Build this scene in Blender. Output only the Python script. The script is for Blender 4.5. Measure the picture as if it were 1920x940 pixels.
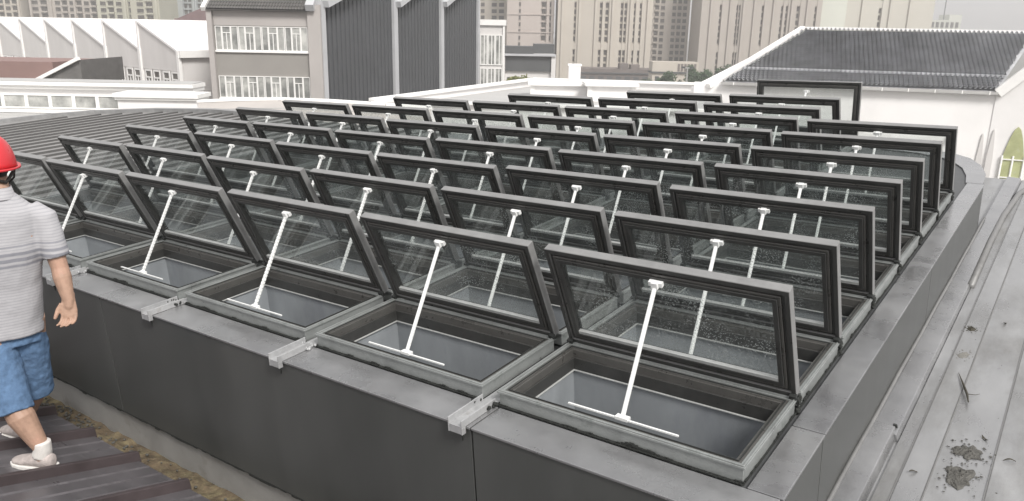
import bpy, bmesh, math, random
from mathutils import Vector, Matrix, noise
random.seed(7)
for o in list(bpy.data.objects): bpy.data.objects.remove(o)
scene = bpy.context.scene
COL = scene.collection
EYE = 25.0                                   # camera height above the ground, metres

# ---------------------------------------------------------------- camera
cam_data = bpy.data.cameras.new('camera')
cam_data.sensor_width = 36.0
cam_data.lens = 27.87
cam_data.clip_start = 0.05
cam_data.clip_end = 6000.0
cam = bpy.data.objects.new('camera', cam_data)
COL.objects.link(cam)
_r = Vector((0.9998, 0.0052, 0.0184)); _d = Vector((0.0191, -0.2728, -0.9619)); _f = Vector((0.0, 0.9621, -0.2728))
_b = -_f
_b.normalize(); _x = _r - _b * _r.dot(_b); _x.normalize(); _y = _b.cross(_x)
cam.matrix_basis = Matrix(((_x.x, _y.x, _b.x, 0.0), (_x.y, _y.y, _b.y, 0.0), (_x.z, _y.z, _b.z, EYE), (0, 0, 0, 1)))
scene.camera = cam

# ---------------------------------------------------------------- sky and sun: bright hazy overcast
SUN_ELEV, SUN_AZ = math.radians(46), math.radians(152)      # azimuth clockwise from +Y: behind the camera, to the right
world = bpy.data.worlds.new('World'); scene.world = world; world.use_nodes = True
wn = world.node_tree.nodes; wl = world.node_tree.links; wn.clear()
w_out = wn.new('ShaderNodeOutputWorld'); w_bg = wn.new('ShaderNodeBackground'); w_sky = wn.new('ShaderNodeTexSky')
w_sky.sky_type = 'NISHITA'; w_sky.sun_disc = False
w_sky.sun_elevation = SUN_ELEV; w_sky.sun_rotation = SUN_AZ
w_sky.air_density = 1.0; w_sky.dust_density = 6.0; w_sky.ozone_density = 1.0
w_mix = wn.new('ShaderNodeMix'); w_mix.data_type = 'RGBA'; w_mix.inputs[0].default_value = 0.86
w_mix.inputs[7].default_value = (7.75, 7.6, 7.55, 1)        # even cloud layer
wl.new(w_sky.outputs[0], w_mix.inputs[6]); wl.new(w_mix.outputs[2], w_bg.inputs[0])
w_bg.inputs[1].default_value = 0.1
wl.new(w_bg.outputs[0], w_out.inputs[0])
sun_data = bpy.data.lights.new('sun', 'SUN'); sun_data.energy = 2.5; sun_data.angle = math.radians(16); sun_data.color = (1.0, 0.98, 0.945)
sun = bpy.data.objects.new('sun', sun_data); COL.objects.link(sun)
_sd = Vector((math.sin(SUN_AZ) * math.cos(SUN_ELEV), math.cos(SUN_AZ) * math.cos(SUN_ELEV), math.sin(SUN_ELEV)))
sun.matrix_basis = Matrix.Translation((0, 0, 80)) @ _sd.to_track_quat('Z', 'Y').to_matrix().to_4x4()
vs = scene.view_settings
vs.view_transform = 'Standard'; vs.look = 'None'; vs.gamma = 1.0; vs.use_curve_mapping = False; vs.exposure = 0.5
scene.render.engine = 'CYCLES'
scene.cycles.transparent_max_bounces = 40
scene.cycles.max_bounces = 8; scene.cycles.diffuse_bounces = 3; scene.cycles.glossy_bounces = 3

# roof frame -> world: the skylight roof falls gently towards the front
A = Matrix(((0.8109, 0.5821, -0.0601), (-0.5846, 0.8105, -0.0368), (0.0273, 0.0650, 0.9975)))
_c = A @ Vector((0.691, -2.0391, 1.3739))
ROOF = Matrix.Translation(Vector((0, 0, EYE)) - _c) @ A.to_4x4()
def on_roof(x=0, y=0, z=0): return ROOF @ Matrix.Translation((x, y, z))
def at_world(x=0, y=0, z=0, rz=0): return Matrix.Translation((x, y, z)) @ Matrix.Rotation(rz, 4, 'Z')

# ---------------------------------------------------------------- materials
def new_mat(name):
    m = bpy.data.materials.new(name); m.use_nodes = True
    nt = m.node_tree
    return m, nt, nt.nodes, nt.links, nt.nodes['Principled BSDF']
def surf(name, col, rough=0.5, metal=0.0, var=0.18, scale=6.0, bump=0.0, bscale=60.0, spec=0.5, stretch=(1, 1, 1), col2=None, c2scale=3.0, c2lo=0.55, c2hi=0.75, rvar=0.12):
    m, nt, N, L, P = new_mat(name)
    tc = N.new('ShaderNodeTexCoord'); mp = N.new('ShaderNodeMapping'); mp.inputs['Scale'].default_value = stretch
    oi = N.new('ShaderNodeObjectInfo'); ad = N.new('ShaderNodeVectorMath'); ad.operation = 'ADD'
    sc = N.new('ShaderNodeVectorMath'); sc.operation = 'SCALE'; sc.inputs[0].default_value = (17, 31, 53)
    L.new(oi.outputs['Random'], sc.inputs['Scale']); L.new(tc.outputs['Object'], ad.inputs[0]); L.new(sc.outputs[0], ad.inputs[1])
    L.new(ad.outputs[0], mp.inputs['Vector'])
    n = N.new('ShaderNodeTexNoise'); n.inputs['Scale'].default_value = scale; n.inputs['Detail'].default_value = 6; n.inputs['Roughness'].default_value = 0.62
    L.new(mp.outputs[0], n.inputs['Vector'])
    r = N.new('ShaderNodeMapRange'); r.inputs[1].default_value = 0.3; r.inputs[2].default_value = 0.7; r.inputs[3].default_value = 1 - var; r.inputs[4].default_value = 1 + var
    L.new(n.outputs[0], r.inputs[0])
    mul = N.new('ShaderNodeMix'); mul.data_type = 'RGBA'; mul.blend_type = 'MULTIPLY'; mul.inputs[0].default_value = 1.0
    L.new(r.outputs[0], mul.inputs[7])
    if col2:
        n2 = N.new('ShaderNodeTexNoise'); n2.inputs['Scale'].default_value = c2scale; n2.inputs['Detail'].default_value = 8; n2.inputs['Roughness'].default_value = 0.7
        L.new(mp.outputs[0], n2.inputs['Vector'])
        r2 = N.new('ShaderNodeMapRange'); r2.inputs[1].default_value = c2lo; r2.inputs[2].default_value = c2hi
        L.new(n2.outputs[0], r2.inputs[0])
        mx = N.new('ShaderNodeMix'); mx.data_type = 'RGBA'; mx.inputs[6].default_value = (*col, 1); mx.inputs[7].default_value = (*col2, 1)
        L.new(r2.outputs[0], mx.inputs[0]); L.new(mx.outputs[2], mul.inputs[6])
    else:
        mul.inputs[6].default_value = (*col, 1)
    L.new(mul.outputs[2], P.inputs['Base Color'])
    rr = N.new('ShaderNodeMapRange'); rr.inputs[1].default_value = 0.3; rr.inputs[2].default_value = 0.7
    rr.inputs[3].default_value = max(0.05, rough - rvar); rr.inputs[4].default_value = min(1, rough + rvar)
    L.new(n.outputs[0], rr.inputs[0]); L.new(rr.outputs[0], P.inputs['Roughness'])
    P.inputs['Metallic'].default_value = metal; P.inputs['Specular IOR Level'].default_value = spec
    if bump:
        nb = N.new('ShaderNodeTexNoise'); nb.inputs['Scale'].default_value = bscale; nb.inputs['Detail'].default_value = 5
        L.new(mp.outputs[0], nb.inputs['Vector'])
        b = N.new('ShaderNodeBump'); b.inputs['Strength'].default_value = bump; b.inputs['Distance'].default_value = 0.02
        L.new(nb.outputs[0], b.inputs['Height']); L.new(b.outputs[0], P.inputs['Normal'])
    return m
def glass(name, tint, film=0.05, drops=True, rough=0.03):
    m, nt, N, L, P = new_mat(name); N.remove(P)
    out = N['Material Output']
    tr = N.new('ShaderNodeBsdfTransparent'); tr.inputs[0].default_value = (*tint, 1)
    gl = N.new('ShaderNodeBsdfGlossy'); gl.inputs['Roughness'].default_value = rough; gl.inputs[0].default_value = (0.95, 0.96, 0.96, 1)
    lw = N.new('ShaderNodeLayerWeight'); lw.inputs[0].default_value = 0.5
    pw = N.new('ShaderNodeMath'); pw.operation = 'POWER'; pw.inputs[1].default_value = 4.5; L.new(lw.outputs['Facing'], pw.inputs[0])
    fr = N.new('ShaderNodeMapRange'); fr.inputs[3].default_value = 0.055; fr.inputs[4].default_value = 0.9; L.new(pw.outputs[0], fr.inputs[0])
    mx = N.new('ShaderNodeMixShader'); L.new(fr.outputs[0], mx.inputs[0]); L.new(tr.outputs[0], mx.inputs[1]); L.new(gl.outputs[0], mx.inputs[2])
    df = N.new('ShaderNodeBsdfDiffuse'); df.inputs[0].default_value = (0.62, 0.66, 0.65, 1)
    m2 = N.new('ShaderNodeMixShader'); L.new(mx.outputs[0], m2.inputs[1]); L.new(df.outputs[0], m2.inputs[2])
    if drops:
        tc = N.new('ShaderNodeTexCoord'); oi = N.new('ShaderNodeObjectInfo')
        sc = N.new('ShaderNodeVectorMath'); sc.operation = 'SCALE'; sc.inputs[0].default_value = (17, 31, 53); L.new(oi.outputs['Random'], sc.inputs['Scale'])
        ad = N.new('ShaderNodeVectorMath'); ad.operation = 'ADD'; L.new(tc.outputs['Object'], ad.inputs[0]); L.new(sc.outputs[0], ad.inputs[1])
        vo = N.new('ShaderNodeTexVoronoi'); vo.inputs['Scale'].default_value = 105; L.new(ad.outputs[0], vo.inputs['Vector'])
        r1 = N.new('ShaderNodeMapRange'); r1.inputs[1].default_value = 0.42; r1.inputs[2].default_value = 0.18; r1.inputs[3].default_value = 0; r1.inputs[4].default_value = 1
        L.new(vo.outputs['Distance'], r1.inputs[0])
        ns = N.new('ShaderNodeTexNoise'); ns.inputs['Scale'].default_value = 7; ns.inputs['Detail'].default_value = 4; L.new(ad.outputs[0], ns.inputs['Vector'])
        r2 = N.new('ShaderNodeMapRange'); r2.inputs[1].default_value = 0.4; r2.inputs[2].default_value = 0.66; r2.inputs[3].default_value = 0.16; r2.inputs[4].default_value = 0.65
        L.new(ns.outputs[0], r2.inputs[0])
        mu = N.new('ShaderNodeMath'); mu.operation = 'MULTIPLY'; L.new(r1.outputs[0], mu.inputs[0]); L.new(r2.outputs[0], mu.inputs[1])
        a2 = N.new('ShaderNodeMath'); a2.operation = 'ADD'; a2.inputs[1].default_value = film; L.new(mu.outputs[0], a2.inputs[0])
        L.new(a2.outputs[0], m2.inputs[0])
    else:
        m2.inputs[0].default_value = film
    L.new(m2.outputs[0], out.inputs[0])
    return m

M = {}
M['aluminium'] = surf('grey_aluminium', (0.30, 0.30, 0.30), 0.42, 0.35, 0.14, 9, 0.03, 90)
M['sash_shell'] = surf('sash_outer_grey', (0.25, 0.25, 0.247), 0.40, 0.25, 0.14, 12, 0.03, 120)
M['bronze'] = surf('dark_bronze_profile', (0.056, 0.056, 0.054), 0.38, 0.2, 0.16, 14, 0.03, 150)
M['bronze_mid'] = surf('bronze_step_profile', (0.105, 0.102, 0.096), 0.34, 0.25, 0.14, 14, 0.03, 150)
M['gasket'] = surf('black_gasket', (0.022, 0.024, 0.023), 0.6)
M['bead'] = surf('pale_trim_sky_lit_bead', (0.46, 0.47, 0.46), 0.5, 0.0, 0.10, 20)
M['curb'] = surf('mill_finish_curb', (0.27, 0.283, 0.278), 0.38, 0.25, 0.2, 9, 0.06, 70, col2=(0.10, 0.112, 0.105), c2scale=9)
M['lining'] = surf('shaft_lining_grey', (0.272, 0.29, 0.306), 0.42, 0.0, 0.22, 3, 0.05, 12, stretch=(1, 1, 0.4), col2=(0.22, 0.235, 0.26), c2scale=4)
M['unlit_interior'] = surf('painted_unlit_interior', (0.06, 0.063, 0.07), 0.7)
M['white_metal'] = surf('white_painted_metal', (0.80, 0.81, 0.80), 0.38, 0.0, 0.05, 30)
M['sealant'] = surf('black_sealant', (0.018, 0.02, 0.018), 0.75, 0, 0.4, 60, 0.5, 120)
M['coping'] = surf('coping_grey_metal', (0.27, 0.272, 0.28), 0.30, 0.6, 0.16, 3.0, 0.03, 40, col2=(0.40, 0.40, 0.40), c2scale=1.4, c2lo=0.3, c2hi=0.8, rvar=0.14)
M['panel'] = surf('parapet_panel_dark_grey', (0.080, 0.083, 0.080), 0.34, 0.2, 0.09, 1.6, 0.03, 1.2, stretch=(1, 1, 0.2), col2=(0.098, 0.100, 0.097), c2scale=1.6, c2lo=0.4, c2hi=0.8, rvar=0.06)
M['upstand'] = surf('grey_membrane_upstand', (0.27, 0.265, 0.255), 0.6, 0, 0.15, 5, 0.05, 30, col2=(0.16, 0.145, 0.12), c2scale=3.5)
M['channel'] = surf('drain_channel_metal', (0.45, 0.455, 0.46), 0.38, 0.35, 0.2, 14, 0.05, 60, col2=(0.22, 0.21, 0.2), c2scale=14)
M['deck'] = surf('deck_membrane', (0.085, 0.088, 0.09), 0.6, 0.1, 0.25, 10)
M['roof_pan'] = surf('weathered_roof_sheet', (0.33, 0.332, 0.335), 0.36, 0.45, 0.24, 4, 0.05, 26, stretch=(1, 0.35, 1), col2=(0.135, 0.130, 0.118), c2scale=2.2, c2lo=0.44, c2hi=0.80, rvar=0.2)
M['roof_left'] = surf('ribbed_roof_sheet', (0.27, 0.265, 0.26), 0.5, 0.15, 0.2, 2, stretch=(1, 0.3, 1))
M['roof_seam'] = surf('seam_metal', (0.20, 0.198, 0.195), 0.45, 0.2, 0.15, 8)
M['roof_seam_shadowed'] = surf('seam_metal_shadowed', (0.062, 0.06, 0.058), 0.5, 0.1, 0.15, 8)
M['lower_pan'] = surf('brown_roof_sheet', (0.12, 0.112, 0.118), 0.36, 0.2, 0.25, 3, 0.04, 30, stretch=(0.5, 2, 1), col2=(0.22, 0.21, 0.215), c2scale=5, c2lo=0.56, c2hi=0.78)
M['lower_seam'] = surf('brown_roof_rib', (0.075, 0.06, 0.062), 0.42, 0.2, 0.2, 6)
M['mud'] = surf('gutter_mud', (0.105, 0.078, 0.048), 0.85, 0, 0.4, 14, 0.5, 60, col2=(0.21, 0.18, 0.10), c2scale=6, c2lo=0.45, c2hi=0.7)
M['grime'] = surf('grey_debris', (0.10, 0.097, 0.088), 0.9, 0, 0.45, 40, 0.8, 90)
M['stain'] = surf('dirt_film', (0.17, 0.165, 0.15), 0.8, 0, 0.4, 18, 0.2, 60)
M['leaf_dry'] = surf('dry_leaf', (0.05, 0.045, 0.032), 0.8, 0, 0.3, 30)
M['pane'] = glass('speckled_glass', (0.885, 0.90, 0.895), 0.012)
M['pane_clear'] = glass('clear_glass', (0.92, 0.935, 0.93), 0.01, False)
M['white_wall'] = surf('white_render', (0.83, 0.815, 0.805), 0.8, 0, 0.05, 0.4, spec=0.2)
M['white_trim'] = surf('white_trim', (0.84, 0.83, 0.81), 0.6, 0, 0.04, 2, spec=0.3)
M['pale_wall'] = surf('pale_grey_render', (0.66, 0.64, 0.625), 0.85, 0, 0.06, 0.5, spec=0.2, stretch=(1, 1, 0.3))
M['grey_wall'] = surf('school_grey_render', (0.295, 0.28, 0.262), 0.85, 0, 0.05, 0.4, spec=0.2)
M['grey_wall_light'] = surf('school_light_render', (0.42, 0.395, 0.38), 0.85, 0, 0.05, 0.4, spec=0.2)
M['cladding'] = surf('charcoal_cladding', (0.078, 0.081, 0.087), 0.55, 0.1, 0.1, 0.5)
M['pier'] = surf('pier_grey', (0.46, 0.465, 0.48), 0.6, 0, 0.06, 0.7)
M['tile_grey'] = surf('grey_roof_tile', (0.43, 0.435, 0.45), 0.6, 0, 0.3, 1.2, col2=(0.40, 0.39, 0.40), c2scale=2.5)
M['tile_dark'] = surf('dark_roof_tile', (0.14, 0.135, 0.13), 0.65, 0, 0.2, 1.5)
M['red_wall'] = surf('faded_red_wall', (0.25, 0.165, 0.150), 0.8, 0, 0.08, 0.5)
M['maroon_roof'] = surf('maroon_roof', (0.19, 0.13, 0.13), 0.7, 0, 0.15, 0.8)
M['beige_roof'] = surf('beige_roof_sheet', (0.45, 0.42, 0.395), 0.6, 0, 0.1, 0.8)
M['pale_sheet'] = surf('pale_roof_sheet', (0.43, 0.425, 0.415), 0.6, 0, 0.12, 1.0, stretch=(0.3, 2, 1))
M['win_glass'] = surf('window_glass_pale', (0.24, 0.245, 0.235), 0.15, 0, 0.35, 0.5, spec=0.7, col2=(0.42, 0.42, 0.40), c2scale=0.5, c2lo=0.4, c2hi=0.62)
M['win_dark'] = surf('window_glass_dark', (0.14, 0.13, 0.12), 0.2, 0, 0.3, 0.3, spec=0.6)
M['win_yellow'] = surf('window_glass_yellow_green', (0.42, 0.44, 0.24), 0.25, 0, 0.3, 0.6, col2=(0.5, 0.52, 0.45), c2scale=1)
M['tower_a'] = surf('tower_beige', (0.52, 0.475, 0.415), 0.85, 0, 0.07, 0.06, spec=0.15)
M['tower_b'] = surf('tower_grey_beige', (0.44, 0.40, 0.36), 0.85, 0, 0.07, 0.06, spec=0.15)
M['tower_c'] = surf('tower_pale_green', (0.62, 0.63, 0.56), 0.85, 0, 0.05, 0.06, spec=0.15)
M['tower_d'] = surf('tower_khaki', (0.46, 0.445, 0.365), 0.85, 0, 0.06, 0.06, spec=0.15)
M['tower_e'] = surf('tower_blue_grey', (0.38, 0.40, 0.40), 0.85, 0, 0.06, 0.06, spec=0.15)
M['tower_f'] = surf('tower_pinkish', (0.48, 0.425, 0.39), 0.85, 0, 0.06, 0.06, spec=0.15)
M['tower_g'] = surf('tower_pale_beige', (0.56, 0.535, 0.475), 0.85, 0, 0.05, 0.06, spec=0.15)
M['tower_win'] = surf('tower_window', (0.085, 0.075, 0.068), 0.4, 0, 0.4, 0.3, spec=0.4)
M['low_dark'] = surf('low_building_dark', (0.085, 0.088, 0.09), 0.7, 0, 0.15, 0.3)
M['low_brown'] = surf('low_building_brown', (0.16, 0.135, 0.125), 0.8, 0, 0.25, 0.2)
M['ground'] = surf('ground_concrete', (0.20, 0.195, 0.18), 0.9, 0, 0.2, 0.05, col2=(0.09, 0.11, 0.06), c2scale=0.02)
M['leaf_dark'] = surf('leaf_dark_green', (0.045, 0.075, 0.035), 0.7, 0, 0.45, 0.7)
M['leaf_yellow'] = surf('leaf_yellow_green', (0.16, 0.17, 0.06), 0.7, 0, 0.35, 0.7)
M['bark'] = surf('bark', (0.08, 0.06, 0.045), 0.9)
M['lamp_metal'] = surf('lamp_post_metal', (0.35, 0.35, 0.34), 0.5, 0.2)

# ---------------------------------------------------------------- mesh helpers
class MB:
    def __init__(s): s.v = []; s.f = []; s.m = []
    def add(s, vs, fs, mi=0):
        o = len(s.v); s.v += [tuple(p) for p in vs]
        for q in fs: s.f.append([o + i for i in q]); s.m.append(mi)
    def box(s, x0, x1, y0, y1, z0, z1, mi=0):
        s.add([(x0, y0, z0), (x1, y0, z0), (x1, y1, z0), (x0, y1, z0), (x0, y0, z1), (x1, y0, z1), (x1, y1, z1), (x0, y1, z1)],
              [(0, 3, 2, 1), (4, 5, 6, 7), (0, 1, 5, 4), (1, 2, 6, 5), (2, 3, 7, 6), (3, 0, 4, 7)], mi)
    def ring(s, x0, x1, y0, y1, w, z0, z1, mi=0):
        O = [(x0, y0), (x1, y0), (x1, y1), (x0, y1)]; I = [(x0 + w, y0 + w), (x1 - w, y0 + w), (x1 - w, y1 - w), (x0 + w, y1 - w)]
        vs = [(*p, z0) for p in O] + [(*p, z0) for p in I] + [(*p, z1) for p in O] + [(*p, z1) for p in I]
        fs = []
        for i in range(4):
            j = (i + 1) % 4
            fs += [(i, j, 8 + j, 8 + i), (4 + j, 4 + i, 12 + i, 12 + j), (8 + i, 8 + j, 12 + j, 12 + i), (j, i, 4 + i, 4 + j)]
        s.add(vs, fs, mi)
    def poly(s, pts, mi=0): s.add(pts, [tuple(range(len(pts)))], mi)
    def prism(s, pts, d, mi=0):
        n = len(pts); d = Vector(d)
        vs = [Vector(p) for p in pts] + [Vector(p) + d for p in pts]
        s.add(vs, [tuple(reversed(range(n))), tuple(range(n, 2 * n))] + [(i, (i + 1) % n, n + (i + 1) % n, n + i) for i in range(n)], mi)
    def bar(s, a, b, wx, wy, up=(0, 0, 1), mi=0):
        a = Vector(a); b = Vector(b); t = (b - a).normalized(); u = Vector(up)
        if abs(t.dot(u)) > 0.98: u = Vector((0, 1, 0))
        x = t.cross(u).normalized() * wx / 2; y = x.normalized().cross(t).normalized() * wy / 2
        s.add([a - x - y, a + x - y, a + x + y, a - x + y, b - x - y, b + x - y, b + x + y, b - x + y],
              [(0, 3, 2, 1), (4, 5, 6, 7), (0, 1, 5, 4), (1, 2, 6, 5), (2, 3, 7, 6), (3, 0, 4, 7)], mi)
    def loft(s, rings, mi=0, caps=True):
        n = len(rings[0]); vs = [p for r in rings for p in r]; fs = []
        for k in range(len(rings) - 1):
            for i in range(n):
                j = (i + 1) % n; fs.append((k * n + i, k * n + j, (k + 1) * n + j, (k + 1) * n + i))
        if caps: fs += [tuple(reversed(range(n))), tuple(range((len(rings) - 1) * n, len(rings) * n))]
        s.add(vs, fs, mi)
    def tube(s, pts, rad, seg=10, mi=0, flat=None):
        pts = [Vector(p) for p in pts]; rings = []; x = None
        for i, p in enumerate(pts):
            t = (pts[min(i + 1, len(pts) - 1)] - pts[max(i - 1, 0)]).normalized()
            if x is None: x = t.orthogonal().normalized() if flat is None else (Vector(flat) - t * t.dot(Vector(flat))).normalized()
            x = (x - t * t.dot(x)).normalized(); y = t.cross(x)
            r = rad[i] if isinstance(rad, (list, tuple)) else rad
            rx, ry = r if isinstance(r, tuple) else (r, r)
            rings.append([p + x * rx * math.cos(2 * math.pi * k / seg) + y * ry * math.sin(2 * math.pi * k / seg) for k in range(seg)])
        s.loft(rings, mi)
    def sphere(s, c, r, seg=14, rows=10, mi=0, basis=None):
        c = Vector(c); B = basis or (Vector((1, 0, 0)), Vector((0, 1, 0)), Vector((0, 0, 1)))
        rr = r if isinstance(r, tuple) else (r, r, r); rings = []
        for j in range(rows + 1):
            a = math.pi * (0.02 + 0.96 * j / rows)
            rings.append([c + B[0] * rr[0] * math.sin(a) * math.cos(2 * math.pi * k / seg) + B[1] * rr[1] * math.sin(a) * math.sin(2 * math.pi * k / seg) - B[2] * rr[2] * math.cos(a) for k in range(seg)])
        s.loft(rings, mi)
    def mesh(s, name, mats, smooth=False):
        me = bpy.data.meshes.new(name); me.from_pydata(s.v, [], s.f)
        for k in (mats if isinstance(mats, (list, tuple)) else [mats]): me.materials.append(M[k])
        me.polygons.foreach_set('material_index', s.m)
        if smooth: me.polygons.foreach_set('use_smooth', [True] * len(s.f))
        me.update(); return me
    def build(s, name, mats, parent=None, mat=None, smooth=False):
        return link(name, s.mesh(name, mats, smooth), parent, mat)
def link(name, me, parent=None, mat=None):
    o = bpy.data.objects.new(name, me); COL.objects.link(o)
    if parent: o.parent = parent
    if mat is not None: o.matrix_basis = mat
    return o
def tag(o, label=None, cat=None, group=None, kind=None):
    if label: o['label'] = label
    if cat: o['category'] = cat
    if group: o['group'] = group
    if kind: o['kind'] = kind
    return o
def thing(name, label, cat, mat, group=None):
    o = link(name, None, None, mat); o.empty_display_size = 0.1
    return tag(o, label, cat, group)
def B(*a):
    m = MB(); m.box(*a); return m
def bevel(o, w=0.0015, seg=1):
    b = o.modifiers.new('bevel', 'BEVEL'); b.width = w; b.segments = seg; b.limit_method = 'ANGLE'; return o

# ================================================================ SETTING: ground
g = MB(); g.poly([(-1200, -300, 0), (1200, -300, 0), (1200, 1800, 0), (-1200, 1800, 0)])
tag(g.build('ground', 'ground'), kind='structure')

# ================================================================ OUR ROOF (roof frame coordinates)
ZR = -0.45
outline = [(0.05, -4.5), (4.5, -4.5), (4.5, 6.45), (-11.0, 6.4), (-12.2, 6.4), (-13.5, 6.05), (-14.5, 5.42), (-14.95, 4.8), (-15.15, 4.0), (-15.3, 2.5), (-15.3, -4.5), (-7.3, -4.5), (-7.3, -0.1), (0.05, -0.1)]
m = MB(); m.prism([(x, y, ZR) for x, y in outline], (0, 0, -6), 0)
roof = tag(m.build('roof', ['roof_pan'], None, on_roof()), kind='structure')
def back_y(x):
    ys = 6.45
    pts = outline[2:11]
    for (x0, y0), (x1, y1) in zip(pts, pts[1:]):
        if min(x0, x1) <= x <= max(x0, x1) and x0 != x1: return y0 + (y1 - y0) * (x - x0) / (x1 - x0)
    return ys
# ribbed sheets and seams on the far left of the roof, running front to back
x = -6.6; k = 0
while x > -15.05:
    x2 = x - 0.33
    ye = min(back_y(x), back_y(max(x2, -15.2))) - 0.03
    m = MB(); m.prism([(x, -0.5, ZR + 0.005), (x2, -0.5, ZR + 0.005), (x2, back_y(max(x2, -15.14)) - .02, ZR + 0.005), (x, back_y(x) - .02, ZR + 0.005)], (0, 0, 0.008))
    m.build('roof_sheet', 'roof_left', roof)
    m = MB(); m.prism([(x + 0.02, -0.5, ZR), (x - 0.04, -0.5, ZR), (x - 0.025, -0.5, ZR + 0.04), (x, -0.5, ZR + 0.04)], (0, ye + 0.5, 0))
    m.build('seam', 'roof_seam_shadowed', roof); x = x2  # dark lines cast by the seams are put into their colour
# pale kerb along the rounded far left edge
m = MB(); ed = outline[3:11]
for (x0, y0), (x1, y1) in zip(ed, ed[1:]): m.bar((x0, y0, ZR + 0.03), (x1, y1, ZR + 0.03), 0.12, 0.10)
m.build('edge_trim', 'aluminium', roof)
# right-hand sheets between low seams
xs = [0.235, 0.29, 0.385, 0.57, 0.78, 1.0, 1.25, 1.5, 1.8, 2.2, 2.6, 3.0, 3.5, 4.0, 4.5]
for i, (a, b) in enumerate(zip(xs, xs[1:])):
    m = MB(); z0 = ZR + 0.004 + 0.004 * (i % 2)
    m.prism([(a, -4.4, z0), (b, -4.4, z0), (b, 6.4, z0), (a, 6.4, z0)], (0, 0, 0.006)); m.build('roof_sheet', 'roof_pan', roof)
    m = MB(); h = 0.03 if i in (3, 6, 9) else 0.014
    w = 0.014 if i in (3, 6, 9) else 0.007
    m.prism([(b - w, -4.4, ZR), (b + w, -4.4, ZR), (b + w * 0.5, -4.4, ZR + h), (b - w * 0.5, -4.4, ZR + h)], (0, 10.8, 0))
    m.build('seam', 'roof_seam', roof)
# box flashing along the foot of the parapet, lapped in two lengths, with a rolled bead against the wall
m = MB(); m.prism([(0.118, 1.17, ZR), (0.235, 1.17, ZR), (0.222, 1.17, ZR + 0.034), (0.118, 1.17, ZR + 0.040)], (0, 5.2, 0)); bevel(m.build('flashing', 'coping', roof), 0.004, 2)
m = MB(); m.prism([(0.118, -4.4, ZR), (0.222, -4.4, ZR), (0.208, -4.4, ZR + 0.044), (0.118, -4.4, ZR + 0.050)], (0, 5.62, 0)); bevel(m.build('flashing', 'coping', roof), 0.004, 2)
m = MB(); m.tube([(0.122, -4 + 0.25 * i, ZR + 0.05 + 0.004 * math.sin(i * 1.7)) for i in range(36)], 0.009, 8); m.build('sealant_bead', 'roof_seam', roof, None, True)
m = MB(); m.prism([(0.205, 1.222, ZR + 0.006), (0.226, 1.222, ZR + 0.006), (0.212, 1.222, ZR + 0.046), (0.198, 1.222, ZR + 0.048)], (0, 0.012, 0)); m.build('flashing_end', 'gasket', roof)
# far end: shallow rounded kerb bending away to the right
m = MB(); m.tube([(0.23, 3.2, ZR + 0.02), (0.22, 4.2, ZR + 0.02), (0.225, 5.0, ZR + 0.02), (0.26, 5.8, ZR + 0.02), (0.34, 6.2, ZR + 0.02), (0.5, 6.38, ZR + 0.02)], 0.022, 8)
m.build('edge_bead', 'roof_seam', roof, None, True)

# ---- lower brown roof in front, rising away from the gutter
SL = 0.33
def zl(y): return -0.8 + SL * (-0.375 - y)
m = MB(); m.prism([(-7.3, -0.375, zl(-0.375) - 0.04), (0.04, -0.375, zl(-0.375) - 0.04), (0.04, -4.5, zl(-4.5) - 0.04), (-7.3, -4.5, zl(-4.5) - 0.04)], (0, 0, -0.03))
lower = tag(m.build('lower_roof', 'lower_seam', None, on_roof()), kind='structure')
xr = [-2.55 - 0.4425 * (i - 5) for i in range(17)]
xr = [x for x in xr if -7.25 < x < 0.0]
for x in xr:
    m = MB()
    y0, y1 = -0.375, -4.45
    a = x; b = x - 0.4425 if x - 0.4425 > -7.3 else -7.29
    m.poly([(a, y0, zl(y0)), (b, y0, zl(y0)), (b, y1, zl(y1)), (a, y1, zl(y1))][::-1])
    m.poly([(a, y0, zl(y0)), (a, y0, zl(y0) - 0.03), (b, y0, zl(y0) - 0.03), (b, y0, zl(y0))][::-1])
    m.build('roof_sheet', 'lower_pan', lower)
    for q in (0.11, 0.22, 0.33):
        m = MB(); xx = x - q
        m.prism([(xx - 0.012, y0 - 0.002, zl(y0)), (xx + 0.012, y0 - 0.002, zl(y0)), (xx, y0 - 0.002, zl(y0) + 0.007)], (0, y1 - y0, zl(y1) - zl(y0))); m.build('stiffening_rib', 'lower_pan', lower)
    m = MB(); m.prism([(x - 0.022, y0 + 0.012, zl(y0) - 0.01), (x + 0.022, y0 + 0.012, zl(y0) - 0.01), (x + 0.014, y0 + 0.012, zl(y0) + 0.045), (x - 0.014, y0 + 0.012, zl(y0) + 0.045)], (0, y1 - y0, zl(y1) - zl(y0)))
    bevel(m.build('seam', 'lower_seam', lower), 0.004, 2)
# gutter of mud between the lower roof and the parapet
m = MB(); nx, ny = 150, 7; vs = []; fs = []
for i in range(nx + 1):
    for j in range(ny + 1):
        px = -7.3 + 7.35 * i / nx; py = -0.46 + 0.30 * j / ny
        vs.append((px, py, -0.945 + 0.035 * noise.noise((px * 4, py * 9, 1)) + 0.02 * noise.noise((px * 15, py * 15, 4))))
for i in range(nx):
    for j in range(ny):
        a = i * (ny + 1) + j; fs.append((a, a + ny + 1, a + ny + 2, a + 1))
m.add(vs, fs); gut = tag(m.build('gutter', 'mud', None, on_roof()), kind='structure')
m = MB()
for i in range(420):
    px = random.uniform(-6.5, -1.8); py = random.uniform(-0.38, -0.19); s = random.uniform(0.004, 0.011)
    if random.random() < 0.6: px = random.gauss(-4.15, 0.3)
    z = -0.935 + 0.035 * noise.noise((px * 4, py * 9, 1)); m.sphere((px, py, z), (s, s * random.uniform(.6, 1.2), s * .6), 6, 4)
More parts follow.
